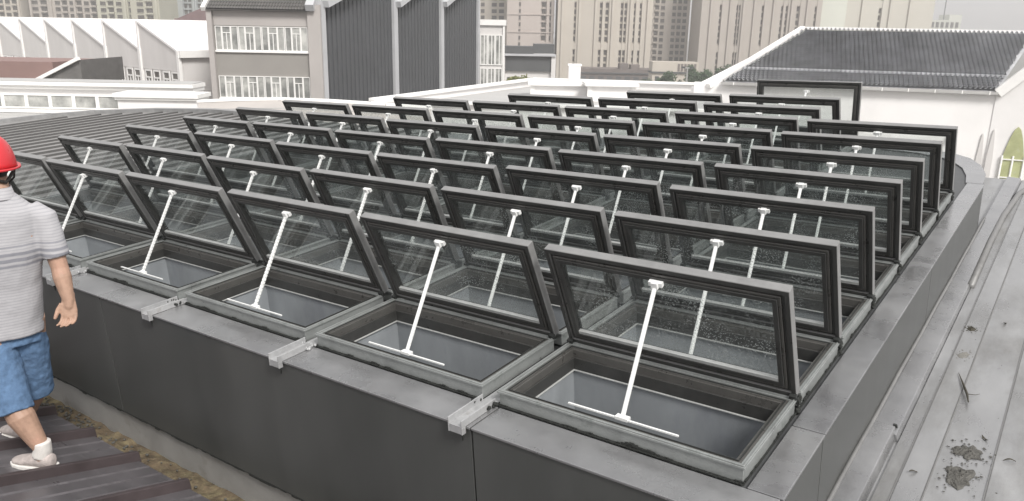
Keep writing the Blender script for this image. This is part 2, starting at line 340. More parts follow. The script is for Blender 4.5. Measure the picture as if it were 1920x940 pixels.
tag(m.build('gutter_grit', 'grime', None, on_roof()), 'grey grit and pebbles lying in the muddy gutter under the parapet', 'grit', kind='stuff')

# ================================================================ SKYLIGHT ISLAND: parapet with coping and panels
PITCH, ROWP, CW, CD = 1.0, 0.549, 0.932, 0.502
ZD = -0.0625                                   # coping level
spots = [(r, c) for r in range(6) for c in range(6)] + [(6, c) for c in range(5)] + [(7, 1), (7, 2), (7, 3), (8, 1), (8, 2), (9, 1)]
XR, YF = 0.116, -0.175
isl = [(XR, YF), (XR, 2.4), (XR, 3.9), (0.108, 4.4), (0.085, 4.75), (0.02, 5.05), (-0.09, 5.32), (-0.2, 5.45), (-0.45, 5.62), (-0.9, 5.72), (-1.5, 5.74), (-2.1, 5.68), (-3.0, 5.25), (-4.0, 4.75), (-5.0, 4.22), (-5.75, 3.75), (-6.08, 3.4), (-6.16, 3.0), (-6.16, YF)]
par = thing('parapet', 'dark grey metal-clad parapet carrying the whole field of open skylights', 'parapet', on_roof())
bm = bmesh.new()
def loop(pts, z):
    vsx = [bm.verts.new((x, y, z)) for x, y in pts]
    return [bm.edges.new((vsx[i], vsx[(i + 1) % len(vsx)])) for i in range(len(vsx))]
eds = loop([(x, y) for x, y in isl], ZD - 0.012)
for r, c in spots:
    x1 = -c * PITCH - 0.03; x0 = -c * PITCH - CW + 0.03; y0 = r * ROWP + 0.03; y1 = r * ROWP + CD - 0.03
    eds += loop([(x0, y0), (x1, y0), (x1, y1), (x0, y1)], ZD - 0.012)
bmesh.ops.triangle_fill(bm, use_beauty=True, use_dissolve=False, edges=eds, normal=(0, 0, 1))
me = bpy.data.meshes.new('deck'); bm.to_mesh(me); bm.free(); me.materials.append(M['deck']); link('deck', me, par)
# coping lengths
def strip(pts_in, pts_out, name='coping', mats='coping', th=0.012):
    m = MB(); n = len(pts_in)
    for i in range(n - 1):
        a, b, c_, d = pts_out[i], pts_out[i + 1], pts_in[i + 1], pts_in[i]
        m.prism([(*a, ZD - th + 0.002), (*b, ZD - th + 0.002), (*c_, ZD - th + 0.002), (*d, ZD - th + 0.002)], (0, 0, th - 0.002))
    return bevel(m.build(name, mats, par), 0.002, 2)
gp = 0.003
for a, b in ((-0.915, XR), (-3.47, -0.915), (-6.16, -3.47)):
    strip([(b - gp, -0.012), (a + gp, -0.012)], [(b - gp, YF - 0.006), (a + gp, YF - 0.006)])
for a, b in ((-0.01, 0.417), (0.417, 2.40), (2.40, 4.40)):
    strip([(0.012, a + gp), (0.012, b - gp)], [(XR + 0.006, a + gp), (XR + 0.006, b - gp)])
arc_o = [(0.112, 4.41), (0.090, 4.75), (0.025, 5.055), (-0.085, 5.325), (-0.2, 5.455), (-0.45, 5.625), (-0.9, 5.725)]
arc_i = [(0.0, 4.41), (-0.03, 4.66), (-0.09, 4.92), (-0.19, 5.15), (-0.29, 5.27), (-0.50, 5.41), (-0.9, 5.49)]
for s0, s1 in ((0, 2), (2, 4), (4, 6)):
    strip(arc_i[s0:s1 + 1], arc_o[s0:s1 + 1])
# cladding panels
def panel(p, q, z0, z1, th=0.02, mats='panel', name='cladding_panel', g=0.0035):
    p = Vector((*p, 0)); q = Vector((*q, 0)); t = (q - p).normalized(); n = Vector((-t.y, t.x, 0))
    a = p + t * g; b = q - t * g
    m = MB(); m.prism([a + Vector((0, 0, z0)), b + Vector((0, 0, z0)), b + n * th + Vector((0, 0, z0)), a + n * th + Vector((0, 0, z0))], (0, 0, z1 - z0))
    return bevel(m.build(name, mats, par), 0.002, 2)
zt = ZD - 0.013
for a, b in ((-6.16, -3.47), (-3.47, -0.915), (-0.915, XR)): panel((a, YF), (b, YF), -0.755, zt)
for a, b in ((YF + 0.02, 0.417), (0.417, 2.40), (2.40, 4.38)): panel((XR, a), (XR, b), -0.44, zt)
o_ = [(XR, 4.38)] + isl[4:]
m = MB()
for (x0, y0), (x1, y1) in zip(o_, o_[1:]):
    m.poly([(x0, y0, -0.5), (x1, y1, -0.5), (x1, y1, zt), (x0, y0, zt)])
m.build('rounded_cladding', 'panel', par)
m = MB(); m.box(-6.14, 0.09, YF + 0.024, YF + 0.03, -1.0, zt - 0.002); m.box(0.085, 0.09, YF + 0.03, 4.4, -0.5, zt - 0.002); m.build('panel_backing', 'gasket', par)
# membrane upstand under the panels with a ragged top edge
m = MB(); vs = []; n = 160
for i in range(n + 1):
    x = -6.16 + 6.25 * i / n; vs += [(x, YF + 0.018, -0.99), (x, YF + 0.018, -0.75)]
m.add(vs, [(2 * i, 2 * i + 2, 2 * i + 3, 2 * i + 1) for i in range(n)]); m.build('membrane_upstand', 'upstand', par)
m = MB()
for i in range(n):
    x = -6.16 + 6.25 * i / n; h = max(0.001, 0.008 + 0.012 * noise.noise((x * 6, 3, 1)) + 0.012 * noise.noise((x * 23, 5, 2)))
    m.box(x, x + 6.25 / n, YF - 0.002, YF + 0.006, -0.756 - h, -0.7545)
m.build('sealant_line', 'sealant', par)

# drain channels discharging over the front edge, one in each gap between the skylight columns
chan_labels = ['metal drain channel poking over the parapet edge nearest the camera corner', 'metal drain channel over the parapet edge, second from the right corner',
               'metal drain channel over the parapet edge just right of the worker', 'metal drain channel over the parapet edge beside the worker\'s arm']
for c in range(4):
    xc = -c - 0.966
    t = thing('drain_channel', chan_labels[c], 'drain channel', on_roof(xc, 0, ZD), 'drain channels on the front parapet')
    y1 = 5.2 - 0.4 * c; w = 0.030; yo = -0.203
    m = MB(); m.box(-w, w, yo, y1, 0.002, 0.005); m.box(-w, w, yo, YF - 0.008, -0.024, 0.002); m.build('channel_floor', 'channel', t)
    for s in (-1, 1):
        m = MB(); m.box(s * w - 0.0025, s * w + 0.0025, yo - 0.001, -0.005, 0.001, 0.030); m.box(s * w - 0.0025, s * w + 0.0025, yo - 0.001, YF - 0.0075, -0.026, 0.001)
        bevel(m.build('channel_side', 'channel', t), 0.001)
    m = MB()
    for i in range(14):
        m.sphere((random.choice((-1, 1)) * random.uniform(.026, .045), random.uniform(-0.06, -0.01), random.uniform(0.004, 0.02)), random.uniform(.004, .010), 6, 4)
    m.build('sealant_lumps', 'channel' if c % 2 else 'sealant', t)
    m = MB(); m.tube([(0.02, YF - 0.012, -0.02), (0.022, YF - 0.014, -0.045), (0.019, YF - 0.013, -0.06)], [0.006, 0.004, 0.001], 6); m.build('drip', 'sealant', t)

# ---- skylight parts, shared meshes.  local origin: middle of the front edge of the curb, on the coping
HZ = 0.0625; HW = CW / 2; SLEN = 0.4805; ST = 0.036
def curb_mesh():
    m = MB()
    m.ring(-HW + .006, HW - .006, .006, CD - .006, 0.024, 0.0, HZ - 0.012, 0)
    m.ring(-HW, HW, 0, CD, 0.020, HZ - 0.0125, HZ - 0.004, 0)
    m.ring(-HW + .004, HW - .004, .004, CD - .004, 0.006, HZ - 0.004, HZ, 0)
    m.ring(-HW + .0205, HW - .0205, .0205, CD - .0205, 0.014, HZ - 0.020, HZ - 0.008, 1)
    m.ring(-HW + .030, HW - .030, .030, CD - .030, 0.003, HZ - 0.015, HZ - 0.003, 2)
    m.ring(-HW + .0345, HW - .0345, .0345, CD - .0345, 0.010, HZ - 0.060, HZ - 0.012, 1)
    m.ring(-HW + .040, HW - .040, .040, CD - .040, 0.012, HZ - 0.095, HZ - 0.044, 3)
    return m.mesh('curb_frame', ['curb', 'bronze_mid', 'gasket', 'bronze'])
def shaft_mesh():
    m = MB(); x, y0, y1 = HW - .046, .046, CD - .046; zt_, zb = HZ - .0955, HZ - .50
    O = [(-x, y0), (x, y0), (x, y1), (-x, y1)]
    for i in range(4):
        a, b = O[i], O[(i + 1) % 4]; m.poly([(*b, zb), (*a, zb), (*a, zt_), (*b, zt_)], 0)
    m.poly([(*p, zb) for p in O], 1)  # added closing plate, its dark colour painting the unlit interior below
    return m.mesh('shaft_lining', ['lining', 'unlit_interior'])
def trim_mesh():
    m = MB(); m.ring(-HW + .044, HW - .044, .044, CD - .044, 0.012, HZ - .100, HZ - .0958, 0); return m.mesh('shaft_trim', 'bead')
def sash_mesh():          # closed position: hinge line at y = 0, free edge at y = -SLEN, inner face z = 0
    m = MB(); L_ = SLEN
    m.ring(-HW + .003, HW - .003, -L_, 0, 0.017, 0.0, ST, 0)
    m.ring(-HW + .0205, HW - .0205, -L_ + .0175, -.0175, 0.012, 0.007, ST - .002, 1)
    m.ring(-HW + .033, HW - .033, -L_ + .030, -.030, 0.010, 0.001, ST - .004, 2)
    m.ring(-HW + .0435, HW - .0435, -L_ + .0405, -.0405, 0.018, -0.004, ST - .006, 1)
    return m.mesh('sash', ['sash_shell', 'bronze', 'bronze_mid'])
def dark_face_mesh():     # dark inner face plate of the outer sash bar
    m = MB(); m.ring(-HW + .0045, HW - .0045, -SLEN + .0015, -.0015, 0.0150, -0.0025, -0.0005, 0); return m.mesh('inner_trim', 'bronze')
def beads_mesh():
    m = MB(); x = HW - .0625; m.box(-x, x, -.0740, -.0600, -0.003, 0.012, 0); return m.mesh('bottom_bead', 'bead')  # pale colour paints the sky light on the bead's upper face
def pane_mesh():
    m = MB(); x = HW - .0615; m.box(-x, x, -SLEN + .0585, -.0595, 0.014, 0.020); return m.mesh('glass_pane', 'pane')
def clear_pane_mesh():
    m = MB(); x = HW - .0615; m.box(-x, x, -SLEN + .0585, -.0595, 0.014, 0.020); return m.mesh('glass_pane', 'pane_clear')
def hinge_mesh():
    m = MB()
    m.box(-.012, .012, -.018, .006, -.018, -.001); m.tube([(-.014, .001, -.004), (.014, .001, -.004)], .006, 8)
    return m.mesh('hinge', 'gasket')
def chain_points(th):
    s_ = SLEN - .063; a = Vector((0.012, 0.078, HZ - 0.004)); b = Vector((0.0, CD - s_ * math.cos(th) - .018 * math.sin(th), HZ + s_ * math.sin(th) - .018 * math.cos(th))); return a, b
def chain_mesh(th):
    m = MB(); a, b = chain_points(th); n = 26; d = b - a
    for i in range(n):
        p = a + d * (i / n); q = a + d * ((i + 0.80) / n); e_ = a + d * ((i + 1) / n)
        m.bar(p, q, .0158, .010, (0, 1, 0)); m.bar(q, e_, .0090, .008, (0, 1, 0))
    return m.mesh('chain', 'white_metal')
def arm_mesh(th):
    m = MB(); a, b = chain_points(th); m.bar(a, b, .0135, .008, (0, 1, 0)); m.bar(a.lerp(b, .03), a.lerp(b, .97), .006, .0115, (0, 1, 0)); return m.mesh('chain', 'white_metal')
def bracket_mesh(th):
    m = MB(); a, b = chain_points(th); u = Vector((0, math.cos(th) * -1, math.sin(th))); n = Vector((0, -math.sin(th), -math.cos(th)))
    c = b + u * .004
    def ob(cx, wx, wu, wn, off):
        p = c + n * off + Vector((cx, 0, 0)); m.bar(p - u * wu / 2, p + u * wu / 2, wx, wn, n)
    ob(0, .052, .018, .016, -.006); ob(0, .024, .026, .02, 0.002)
    return m.mesh('bracket', 'white_metal')
def motor_mesh():
    m = MB(); m.box(-.20, .22, .0655, .0725, HZ - .012, HZ - .0065); m.box(-.012, .036, .064, .088, HZ - .014, HZ - .003); m.tube([(.012 - .016, .078, HZ - .003), (.012 + .016, .078, HZ - .003)], .005, 8)
    return m.mesh('actuator_housing', 'white_metal')
TH0 = math.radians(69.1); TH1 = math.radians(88)
ME = dict(curb=curb_mesh(), shaft=shaft_mesh(), trim=trim_mesh(), sash=sash_mesh(), face=dark_face_mesh(), bead=beads_mesh(), pane=pane_mesh(), pane_far=clear_pane_mesh(), hinge=hinge_mesh(),
          chain=chain_mesh(TH0), bracket=bracket_mesh(TH0), motor=motor_mesh(), arm=arm_mesh(TH0), chain1=arm_mesh(TH1), bracket1=bracket_mesh(TH1))
ROWN = ['front row, next to the front parapet', 'second row from the front parapet', 'third row from the front parapet', 'fourth row from the front parapet', 'fifth row from the front parapet',
        'sixth row from the front parapet', 'seventh row from the front parapet', 'three-window row, eighth from the front', 'two-window row, second from the back', 'back row']
COLN = ['first from the right end', 'second from the right end', 'third from the right end', 'fourth from the right end', 'fifth from the right end', 'sixth from the right end']
for r, c in spots:
    firstc = 0 if r < 7 else 1
    lab = f'open skylight in the {ROWN[r]}, {COLN[c - firstc]}' if r < 9 else 'single skylight at the very back, its sash opened nearly upright'
    t = thing('skylight', lab, 'skylight', on_roof(-c * PITCH - HW, r * ROWP, ZD), 'open roof skylights')
    cf = link('curb_frame', ME['curb'], t)
    bevel(cf, 0.0012)
    link('shaft_lining', ME['shaft'], t); link('shaft_trim', ME['trim'], t)
    th = TH1 if r == 9 else TH0 + math.radians(random.uniform(-1.1, 1.1))
    lift = 0.03 if r == 9 else 0.0
    s = link('sash', ME['sash'], t, Matrix.Translation((0, CD, HZ + lift)) @ Matrix.Rotation(-th, 4, 'X')); bevel(s, 0.0014)
    link('inner_trim', ME['face'], s); link('bottom_bead', ME['bead'], s); link('glass_pane', ME['pane' if r < 6 else 'pane_far'], s); 
    for e in (-1, 1): link('hinge', ME['hinge'], s, Matrix.Translation((e * (HW - .012), 0, 0)))
    if r == 9:
        link('chain', ME['chain1'], t); link('bracket', ME['bracket1'], t)
    else:
        link('chain', ME['arm' if c < 2 + (r > 2) else 'chain'], t); link('bracket', ME['bracket'], t)
    link('actuator_housing', ME['motor'], t)
    if r == 0 or c == 0:            # ragged black sealant at the foot of the outer curbs
        m = MB(); n = 60
        if r == 0:
            for i in range(n):
                x = -HW + CW * i / n; h = 0.004 + max(0, 0.022 * noise.noise((x * 5 + c * 7, 1, 0)) + 0.012 * noise.noise((x * 21 + c * 7, 2, 0)))
                m.box(x, x + CW / n, -0.001, 0.004, 0.0, h)
            m.box(-HW, HW, -0.007, -0.0015, 0.0, 0.0035)
        if c == 0:
            for i in range(40):
                y = CD * i / 40; h = 0.004 + max(0, 0.024 * noise.noise((y * 8 + r * 5, 4, 0)) + 0.012 * noise.noise((y * 30 + r * 7, 5, 0)))
                m.box(HW - 0.004, HW + 0.001, y, y + CD / 40, 0.0, h)
            for i in range(10):
                m.sphere((HW - 0.002, CD + random.uniform(0.0, 0.035), random.uniform(0, .055)), random.uniform(.005, .012), 6, 4)
        m.build('sealant', 'sealant', t)

# ---- loose dirt on the right-hand roof
def clump(name, label, cat, x, y, rx, ry, h, mats, seed, n=9):
    m = MB(); nn = 22; rr = 9; vs = [(0, 0, h)]; fs = []
    for j in range(1, rr + 1):
        for i in range(nn):
            a = 2 * math.pi * i / nn; q = j / rr * (1 + 0.6 * noise.noise((math.cos(a) * 1.7 + seed, math.sin(a) * 1.7, seed)) + 0.35 * noise.noise((math.cos(a) * 6 + seed, math.sin(a) * 6, seed)))
            z = h * (1 - j / rr) ** 0.7 * (0.6 + 1.6 * abs(noise.noise((q * 5 * math.cos(a) + seed, q * 5 * math.sin(a), 2)))) if j < rr else -0.002
            vs.append((rx * q * math.cos(a), ry * q * math.sin(a), z))
    for i in range(nn): fs.append((0, 1 + i, 1 + (i + 1) % nn))
    for j in range(rr - 1):
        for i in range(nn): fs.append((1 + j * nn + i, 1 + (j + 1) * nn + i, 1 + (j + 1) * nn + (i + 1) % nn, 1 + j * nn + (i + 1) % nn))
    m.add(vs, fs); rg = random.Random(int(seed * 10))
    for _ in range(90):
        a = rg.uniform(0, 6.283); q = abs(rg.gauss(0.9, 0.55)); sz = rg.uniform(.0012, .0045) * (rx / .05) ** .5
        m.sphere((rx * q * math.cos(a), ry * q * math.sin(a), 0.0005), (sz * rg.uniform(.6, 2.2), sz * rg.uniform(.6, 2.2), sz * .4), 5, 3)
    o = m.build(name, mats, None, on_roof(x, y, ZR + 0.014)); return tag(o, label, cat, 'dirt and litter on the right roof')
clump('mud_clump', 'largest clump of wet grey mud on the right-hand roof', 'mud', 0.475, 1.02, 0.050, 0.080, 0.011, 'grime', 3.1)
clump('mud_clump', 'smaller ragged mud patch just behind the largest mud clump', 'mud', 0.480, 1.22, 0.046, 0.055, 0.008, 'grime', 8.3)
clump('mud_clump', 'round pale grey mud spot further up the right-hand roof', 'mud', 0.335, 2.16, 0.024, 0.042, 0.0025, 'stain', 5.7)
clump('mud_clump', 'small dark dirt lump on the right roof, farthest from the camera', 'mud', 0.320, 2.53, 0.022, 0.030, 0.010, 'leaf_dry', 1.9)
tw = [(0.345, 1.93), (0.365, 1.86), (0.385, 1.79), (0.41, 1.70), (0.425, 1.62)]
m = MB(); m.tube([(x, y, ZR + 0.02 + 0.003 * i) for i, (x, y) in enumerate(tw)], [.001, .003, .005, .006, .003], 6)
m.tube([(0.41, 1.70, ZR + 0.03), (0.44, 1.72, ZR + 0.025), (0.455, 1.75, ZR + 0.02)], [.002, .0015, .001], 5)
tag(m.build('twig', 'leaf_dry', None, on_roof()), 'thin dark twig lying across the seams of the right-hand roof', 'twig')
for i, (x, y, a, lab) in enumerate(((0.62, 1.22, 0.4, 'dry dark leaf on the right roof, nearest the picture edge'), (0.33, 0.95, 0.9, 'dry leaf bit on the right roof, left of the large mud clump'),
                                    (0.46, 2.70, 1.3, 'dry leaf bit on the right roof, beyond the round mud spot'), (0.52, 1.36, 2.2, 'curled leaf stalk right of the ragged mud patch'))):
    m = MB(); L_ = 0.022; W_ = 0.006
    vs = []
    for k in range(7):
        q = k / 6; w = W_ * math.sin(math.pi * (0.06 + 0.9 * q)); z = 0.004 + 0.008 * math.sin(math.pi * q + i)
        vs += [(q * L_ * 2 - L_, -w, z + .003), (q * L_ * 2 - L_, 0, z), (q * L_ * 2 - L_, w, z + .003)]
    m.add(vs, [(3 * k + j, 3 * k + 3 + j, 3 * k + 4 + j, 3 * k + 1 + j) for k in range(6) for j in range(2)])
    tag(m.build('dry_leaf', 'leaf_dry', None, on_roof(x, y, ZR + 0.013) @ Matrix.Rotation(a, 4, 'Z')), lab, 'leaf', 'dirt and litter on the right roof')
m = MB(); m.tube([(0, 0, 0), (0, 0, 0.17)], [.012, .012], 8); tag(m.build('short_pipe', 'lamp_metal', None, on_roof(-0.06, 6.0, ZR)), 'short thin metal pipe standing behind the rounded parapet corner', 'pipe')

# ================================================================ BUILDINGS ALL ROUND (world coordinates, metres)
def frame_matrix(p, q, z=0.0):
    """local x runs from p to q, local y runs away from the camera side, origin at p"""
    d = Vector((q[0] - p[0], q[1] - p[1])); a = math.atan2(d.y, d.x)
    return at_world(p[0], p[1], z, a), d.length
def window(parent, x0, x1, z0, z1, y, lights=(0.5,), transom=None, bar=0.052, frame='white_trim', pane='win_glass', depth=0.10):
    """a framed window on the plane y of its building"""
    m = MB(); m.box(x0, x1, y - depth, y - .02, z0, z0 + bar); m.box(x0, x1, y - depth, y - .02, z1 - bar, z1)
    for x in (x0, x1 - bar): m.box(x, x + bar, y - depth, y - .02, z0 + bar, z1 - bar)
    for f_ in lights:
        x = x0 + (x1 - x0) * f_; m.box(x - bar / 2, x + bar / 2, y - depth + .01, y - .02, z0 + bar, (transom if transom else z1 - bar))
    if transom: m.box(x0 + bar, x1 - bar, y - depth + .005, y - .02, transom, transom + bar)
    o = m.build('window', frame, parent)
    p = MB(); p.box(x0 + bar * .5, x1 - bar * .5, y - .045, y - .015, z0 + bar * .5, z1 - bar * .5); p.build('pane', pane, o)
    return o
def tile_field(parent, o, e, n_up, width_fn, rows, pitch, length, mats, name='roof_tiles', amp=0.05, step=0.04):
    """rows of roll tiles on a slope. o: eave origin, e: unit along eave, n_up: unit up the slope; width_fn(t)->(s0,s1)"""
    up = e.cross(n_up).normalized(); m = MB(); per = 6
    for j in range(rows):
        t0 = length * j / rows; t1 = length * (j + 1) / rows * 1.0
        s0, s1 = width_fn((t0 + t1) / 2); k0 = math.ceil(s0 / pitch * per); k1 = math.floor(s1 / pitch * per)
        vs = []; fs = []
        for k in range(k0, k1 + 1):
            s_ = k * pitch / per; ph = (k % per) / per; h = amp * max(0.0, math.cos((ph - 0.5) * 2 * math.pi)) ** 0.7 if True else 0
            vs += [o + e * s_ + n_up * t0 + up * (h + step), o + e * s_ + n_up * (t1 + 0.02) + up * h]
        c = len(vs) // 2
        fs = [(2 * i, 2 * i + 2, 2 * i + 3, 2 * i + 1) for i in range(c - 1)]
        m.add(vs, fs)
    ob = m.build(name, mats, parent); ob['kind'] = 'stuff'; return ob

# ---- grey school block with two visible window rows
mt = at_world(-22.1, 60, 0)
sc = thing('school_building', 'grey rendered school block with two rows of white windows and a tiled eave', 'building', mt)
m = MB(); m.box(0, 7.75, 0.0, 14, 0, 25.7)
m.build('wall', 'grey_wall', sc)
m = MB(); m.box(-0.35, 0.02, -0.35, 14, 0, 25.75); m.box(6.95, 7.9, -0.30, 0.0, 0, 26.2); m.build('corner_pier', 'grey_wall_light', sc)
m = MB(); m.box(0.05, 6.9, -0.06, 0.0, 24.65, 25.66); m.build('upper_band', 'grey_wall_light', sc)
for zs, ze in ((22.88, 24.6), (19.45, 21.05)):
    m = MB(); m.box(0.05, 6.9, -0.14, 0.0, zs - 0.13, zs); m.build('sill', 'white_trim', sc)
    for i in range(4):
        x = 0.12 + i * 1.70
        window(sc, x, x + 0.48, zs, ze, 0.0, (), None)
        window(sc, x + 0.49, x + 1.13, zs, ze, 0.0, (0.5,), ze - 0.5)
        window(sc, x + 1.14, x + 1.66, zs, ze, 0.0, (), None)
e = Vector((1, 0, 0)); nu = Vector((0, math.cos(.55), math.sin(.55)))
m = MB(); m.prism([(-0.3, -0.5, 25.70), (7.2, -0.5, 25.70), (7.2, 5.2, 29.1), (-0.3, 5.2, 29.1)], (0, 0, 0.06)); rfo = m.build('roof', 'tile_dark', sc)
tile_field(sc, Vector((-0.25, -0.55, 25.76)), e, nu, lambda t: (0, 7.3), 14, 0.21, 6.2, 'tile_dark', amp=0.09, step=0.07)
m = MB(); m.bar((-0.45, -0.62, 25.75), (-0.45, 5.2, 29.35), 0.28, 0.3); m.build('verge', 'white_trim', sc)
m = MB(); m.bar((7.25, -0.7, 25.95), (7.25, 5.2, 29.55), 0.6, 0.5); m.build('verge', 'pier', sc)

# ---- charcoal clad hall with three saw-tooth bays
mt, Ln = frame_matrix((-14.3, 60.2), (-4.2, 90.0))
hall = thing('clad_hall', 'charcoal ribbed metal hall with three bays between pale grey piers', 'building', mt)
m = MB(); m.box(0, Ln, 0.35, 6, 0, 26); m.build('core_wall', 'cladding', hall)
bays = [(0.35, 11.2), (11.9, 21.1), (21.8, 31.0)]
for i, (a, b) in enumerate(bays):
    m = MB(); n = int((b - a) / 0.62); w = (b - a) / n; zL, zR_ = 26.15 + 0.3 * i, 29.6 + 0.3 * i
    top = lambda x: zL + (zR_ - zL) * (x - a) / (b - a)
    for k in range(n):
        x = a + k * w
        for u0, u1, d in ((0, .62, 0.0), (.62, .72, None), (.72, .90, 0.16), (.90, 1.0, None)):
            xa, xb = x + u0 * w, x + u1 * w
            ya, yb = {0.0: (0, 0), 0.16: (0.16, 0.16)}.get(d, (0, 0.16) if u0 < .8 else (0.16, 0))
            m.poly([(xa, ya, 0), (xb, yb, 0), (xb, yb, top(xb)), (xa, ya, top(xa))])
    m.build('cladding_bay', 'cladding', hall)
    m = MB(); m.bar((a - 0.3, -0.25, zL + 0.12), (b + 0.2, -0.25, zR_ + 0.12), 0.9, 0.5); m.build('verge', 'pier', hall)
    m = MB(); m.prism([(a, 0.3, zL), (b, 0.3, zR_), (b, 6, zR_), (a, 6, zL)], (0, 0, 0.2)); m.build('roof', 'tile_dark', hall)
for a, b in ((-0.2, 0.32), (11.2, 11.9), (21.1, 21.8), (31.0, 31.5)):
    m = MB(); m.box(a, b, -0.25, 0.5, 0, 30); m.build('pier', 'pier', hall)

# ---- small white glazed block behind the hall
wg = thing('glazed_block', 'narrow white glazed block rising behind the charcoal hall', 'building', at_world(-4.0, 91, 0))
m = MB(); m.box(0, 2.7, 0.1, 5, 0, 25.0); m.build('wall', 'pale_wall', wg)
m = MB(); m.box(-0.1, 2.85, -0.15, 5.1, 25.0, 25.6); m.build('parapet_cap', 'white_trim', wg)
for i, x in enumerate((0.02, 0.86, 1.70)):
    for z0, z1 in ((18.0, 20.4), (20.7, 24.0)):
        window(wg, x, x + 0.82, z0, z1, 0.1, (0.55,), None, 0.10)
m = MB(); m.box(2.53, 2.74, -0.05, 0.12, 17, 25); m.build('edge_pier', 'white_trim', wg)

# ---- white saw-tooth workshop on the left
p0 = Vector((-26.9, 65.0)); p6 = Vector((-56.2, 89.0)); d6 = (p6 - p0) / 6
mt = at_world(p0.x, p0.y, 0, math.atan2(-d6.y, -d6.x))          # local x runs to the right along the facade, y away from the camera
W6 = d6.length
saw = thing('sawtooth_workshop', 'long white workshop with a saw-tooth roof and small brown windows below', 'building', mt)
for k in range(8):
    x1 = -k * W6; x0 = x1 - W6; zv = 22.45; ztip = 24.72
    m = MB(); m.prism([(x0, 0, 20.95), (x1, 0, 20.95), (x1, 0, zv), (x0, 0, ztip)], (0, 0.3, 0)); m.build('gable_wall', 'pale_wall', saw)
    m = MB(); m.prism([(x0 - 0.05, -0.12, ztip), (x1 - 0.05, -0.12, zv), (x1 - 0.05, -0.12, zv + 0.18), (x0 - 0.05, -0.12, ztip + 0.18)], (0, 26, 0)); m.build('roof', 'white_wall', saw)
    m = MB(); m.box(x1 - 0.16, x1 + 0.16, -0.16, 0.1, 0, zv + 0.1); m.build('downpipe', 'white_trim', saw)
    m = MB(); m.box(x0 - 0.1, x0 + 0.1, -0.14, 26, zv, ztip + 0.1); m.build('tooth_wall', 'white_wall', saw)
    for w0 in (0.6, 2.0, 3.6, 5.0):
        window(saw, x0 + w0, x0 + w0 + 1.1, 18.8, 20.9, 0.02, (0.5,), 20.2, 0.13, 'white_trim', 'win_dark')
m = MB(); m.box(-8 * W6, 0, 0.06, 26, 0, 20.95); m.build('lower_wall', 'pale_wall', saw)
m = MB(); m.box(-0.02, 0.02, 0.3, 26, 18, 22.3); m.build('side_wall', 'pale_wall', saw)
m = MB(); m.box(-0.1, 0.4, -0.1, 26, 22.05, 22.62); m.build('fascia', 'white_trim', saw)

# ---- faded red wall and its little sloping roof at far left
rb = thing('red_outbuilding', 'faded red wall with a pale sloping verge at the left picture edge', 'building', at_world(-37, 55, 0))
m = MB(); m.box(-6, 5.6, 0, 6, 0, 22.05); m.build('wall', 'red_wall', rb)
m = MB(); m.prism([(4.2, -0.2, 20.6), (7.6, -0.2, 20.6), (7.6, -0.2, 22.25)], (0, 6, 0)); m.build('gable', 'tile_dark', rb)
m = MB(); m.bar((4.0, -0.3, 20.6), (7.6, -0.3, 22.35), 0.3, 0.22); m.build('verge', 'white_trim', rb)

# ---- long white clerestory building on the left with a white box beside it
cl = thing('clerestory_building', 'low white building with a ribbon of clerestory windows at the left', 'building', at_world(-31.5, 45, 0))
m = MB(); m.box(-4, 13.5, 0.12, 1.5, 0, 21.3); m.build('wall', 'white_wall', cl)
m = MB(); m.box(-4, 13.6, -0.25, 1.6, 21.32, 21.52); m.box(-4, 13.55, -0.1, 1.55, 21.12, 21.319); m.build('cornice', 'white_trim', cl)
m = MB(); m.prism([(-4, -0.15, 21.53), (13.5, -0.15, 21.53), (13.5, 1.5, 21.56), (-4, 1.5, 21.56)], (0, 0, 0.02)); m.build('roof', 'pale_sheet', cl)
for i in range(9):
    x = -2.6 + i * 1.33; window(cl, x, x + 1.31, 20.02, 20.82, 0.12, (), None, 0.08, 'white_trim', 'win_glass')
m = MB(); m.box(-4, 9.4, -0.3, 0.1, 19.82, 19.98); m.build('sill', 'white_trim', cl)
m = MB(); m.prism([(-4, -0.2, 19.80), (9.4, -0.2, 19.80), (9.4, -14, 18.3), (-4, -14, 18.3)], (0, 0, -0.2)); m.build('apron_roof', 'pale_sheet', cl)
bx = thing('white_plant_box', 'plain white rooftop box with a thin cornice beside the clerestory windows', 'rooftop box', at_world(-17.85, 40, 0))
m = MB(); m.box(-1.98, 1.98, 0, 1.4, 16, 21.1); m.build('wall', 'white_wall', bx)
m = MB(); m.box(-2.05, 2.05, -0.12, 1.5, 21.1, 21.22); m.box(-2.12, 2.12, -0.2, 1.6, 21.22, 21.42); m.build('cornice', 'white_trim', bx)

# ---- curved pale roof behind our own roof
cr = thing('curved_parapet_roof', 'low curved beige roof edged with a white coping behind the skylights', 'roof', at_world(0, 30, 0))
cpts = [(-11.9, 0.2, 22.05), (-10.3, 0.0, 22.16), (-8.7, -0.1, 22.22), (-6.9, 0.0, 22.18), (-4.9, 0.3, 22.06), (-3.2, 0.8, 21.9)]
m = MB()
for a, b in zip(cpts, cpts[1:]): m.bar(a, b, 0.35, 0.09)
m.build('coping', 'white_trim', cr)
m = MB(); n = 26
for a, b in zip(cpts, cpts[1:]):
    for k in range(9):
        q0, q1 = k / 9, (k + 1) / 9
        f0 = lambda p, q: (p[0] * (1 - .3 * q), p[1] - 0.1 - 9 * q, p[2] - 0.04 - 1.9 * q)
        m.add([f0(a, q0), f0(b, q0), f0(b, q1), f0(a, q1)], [(0, 1, 2, 3)])
m.build('roof', 'beige_roof', cr)
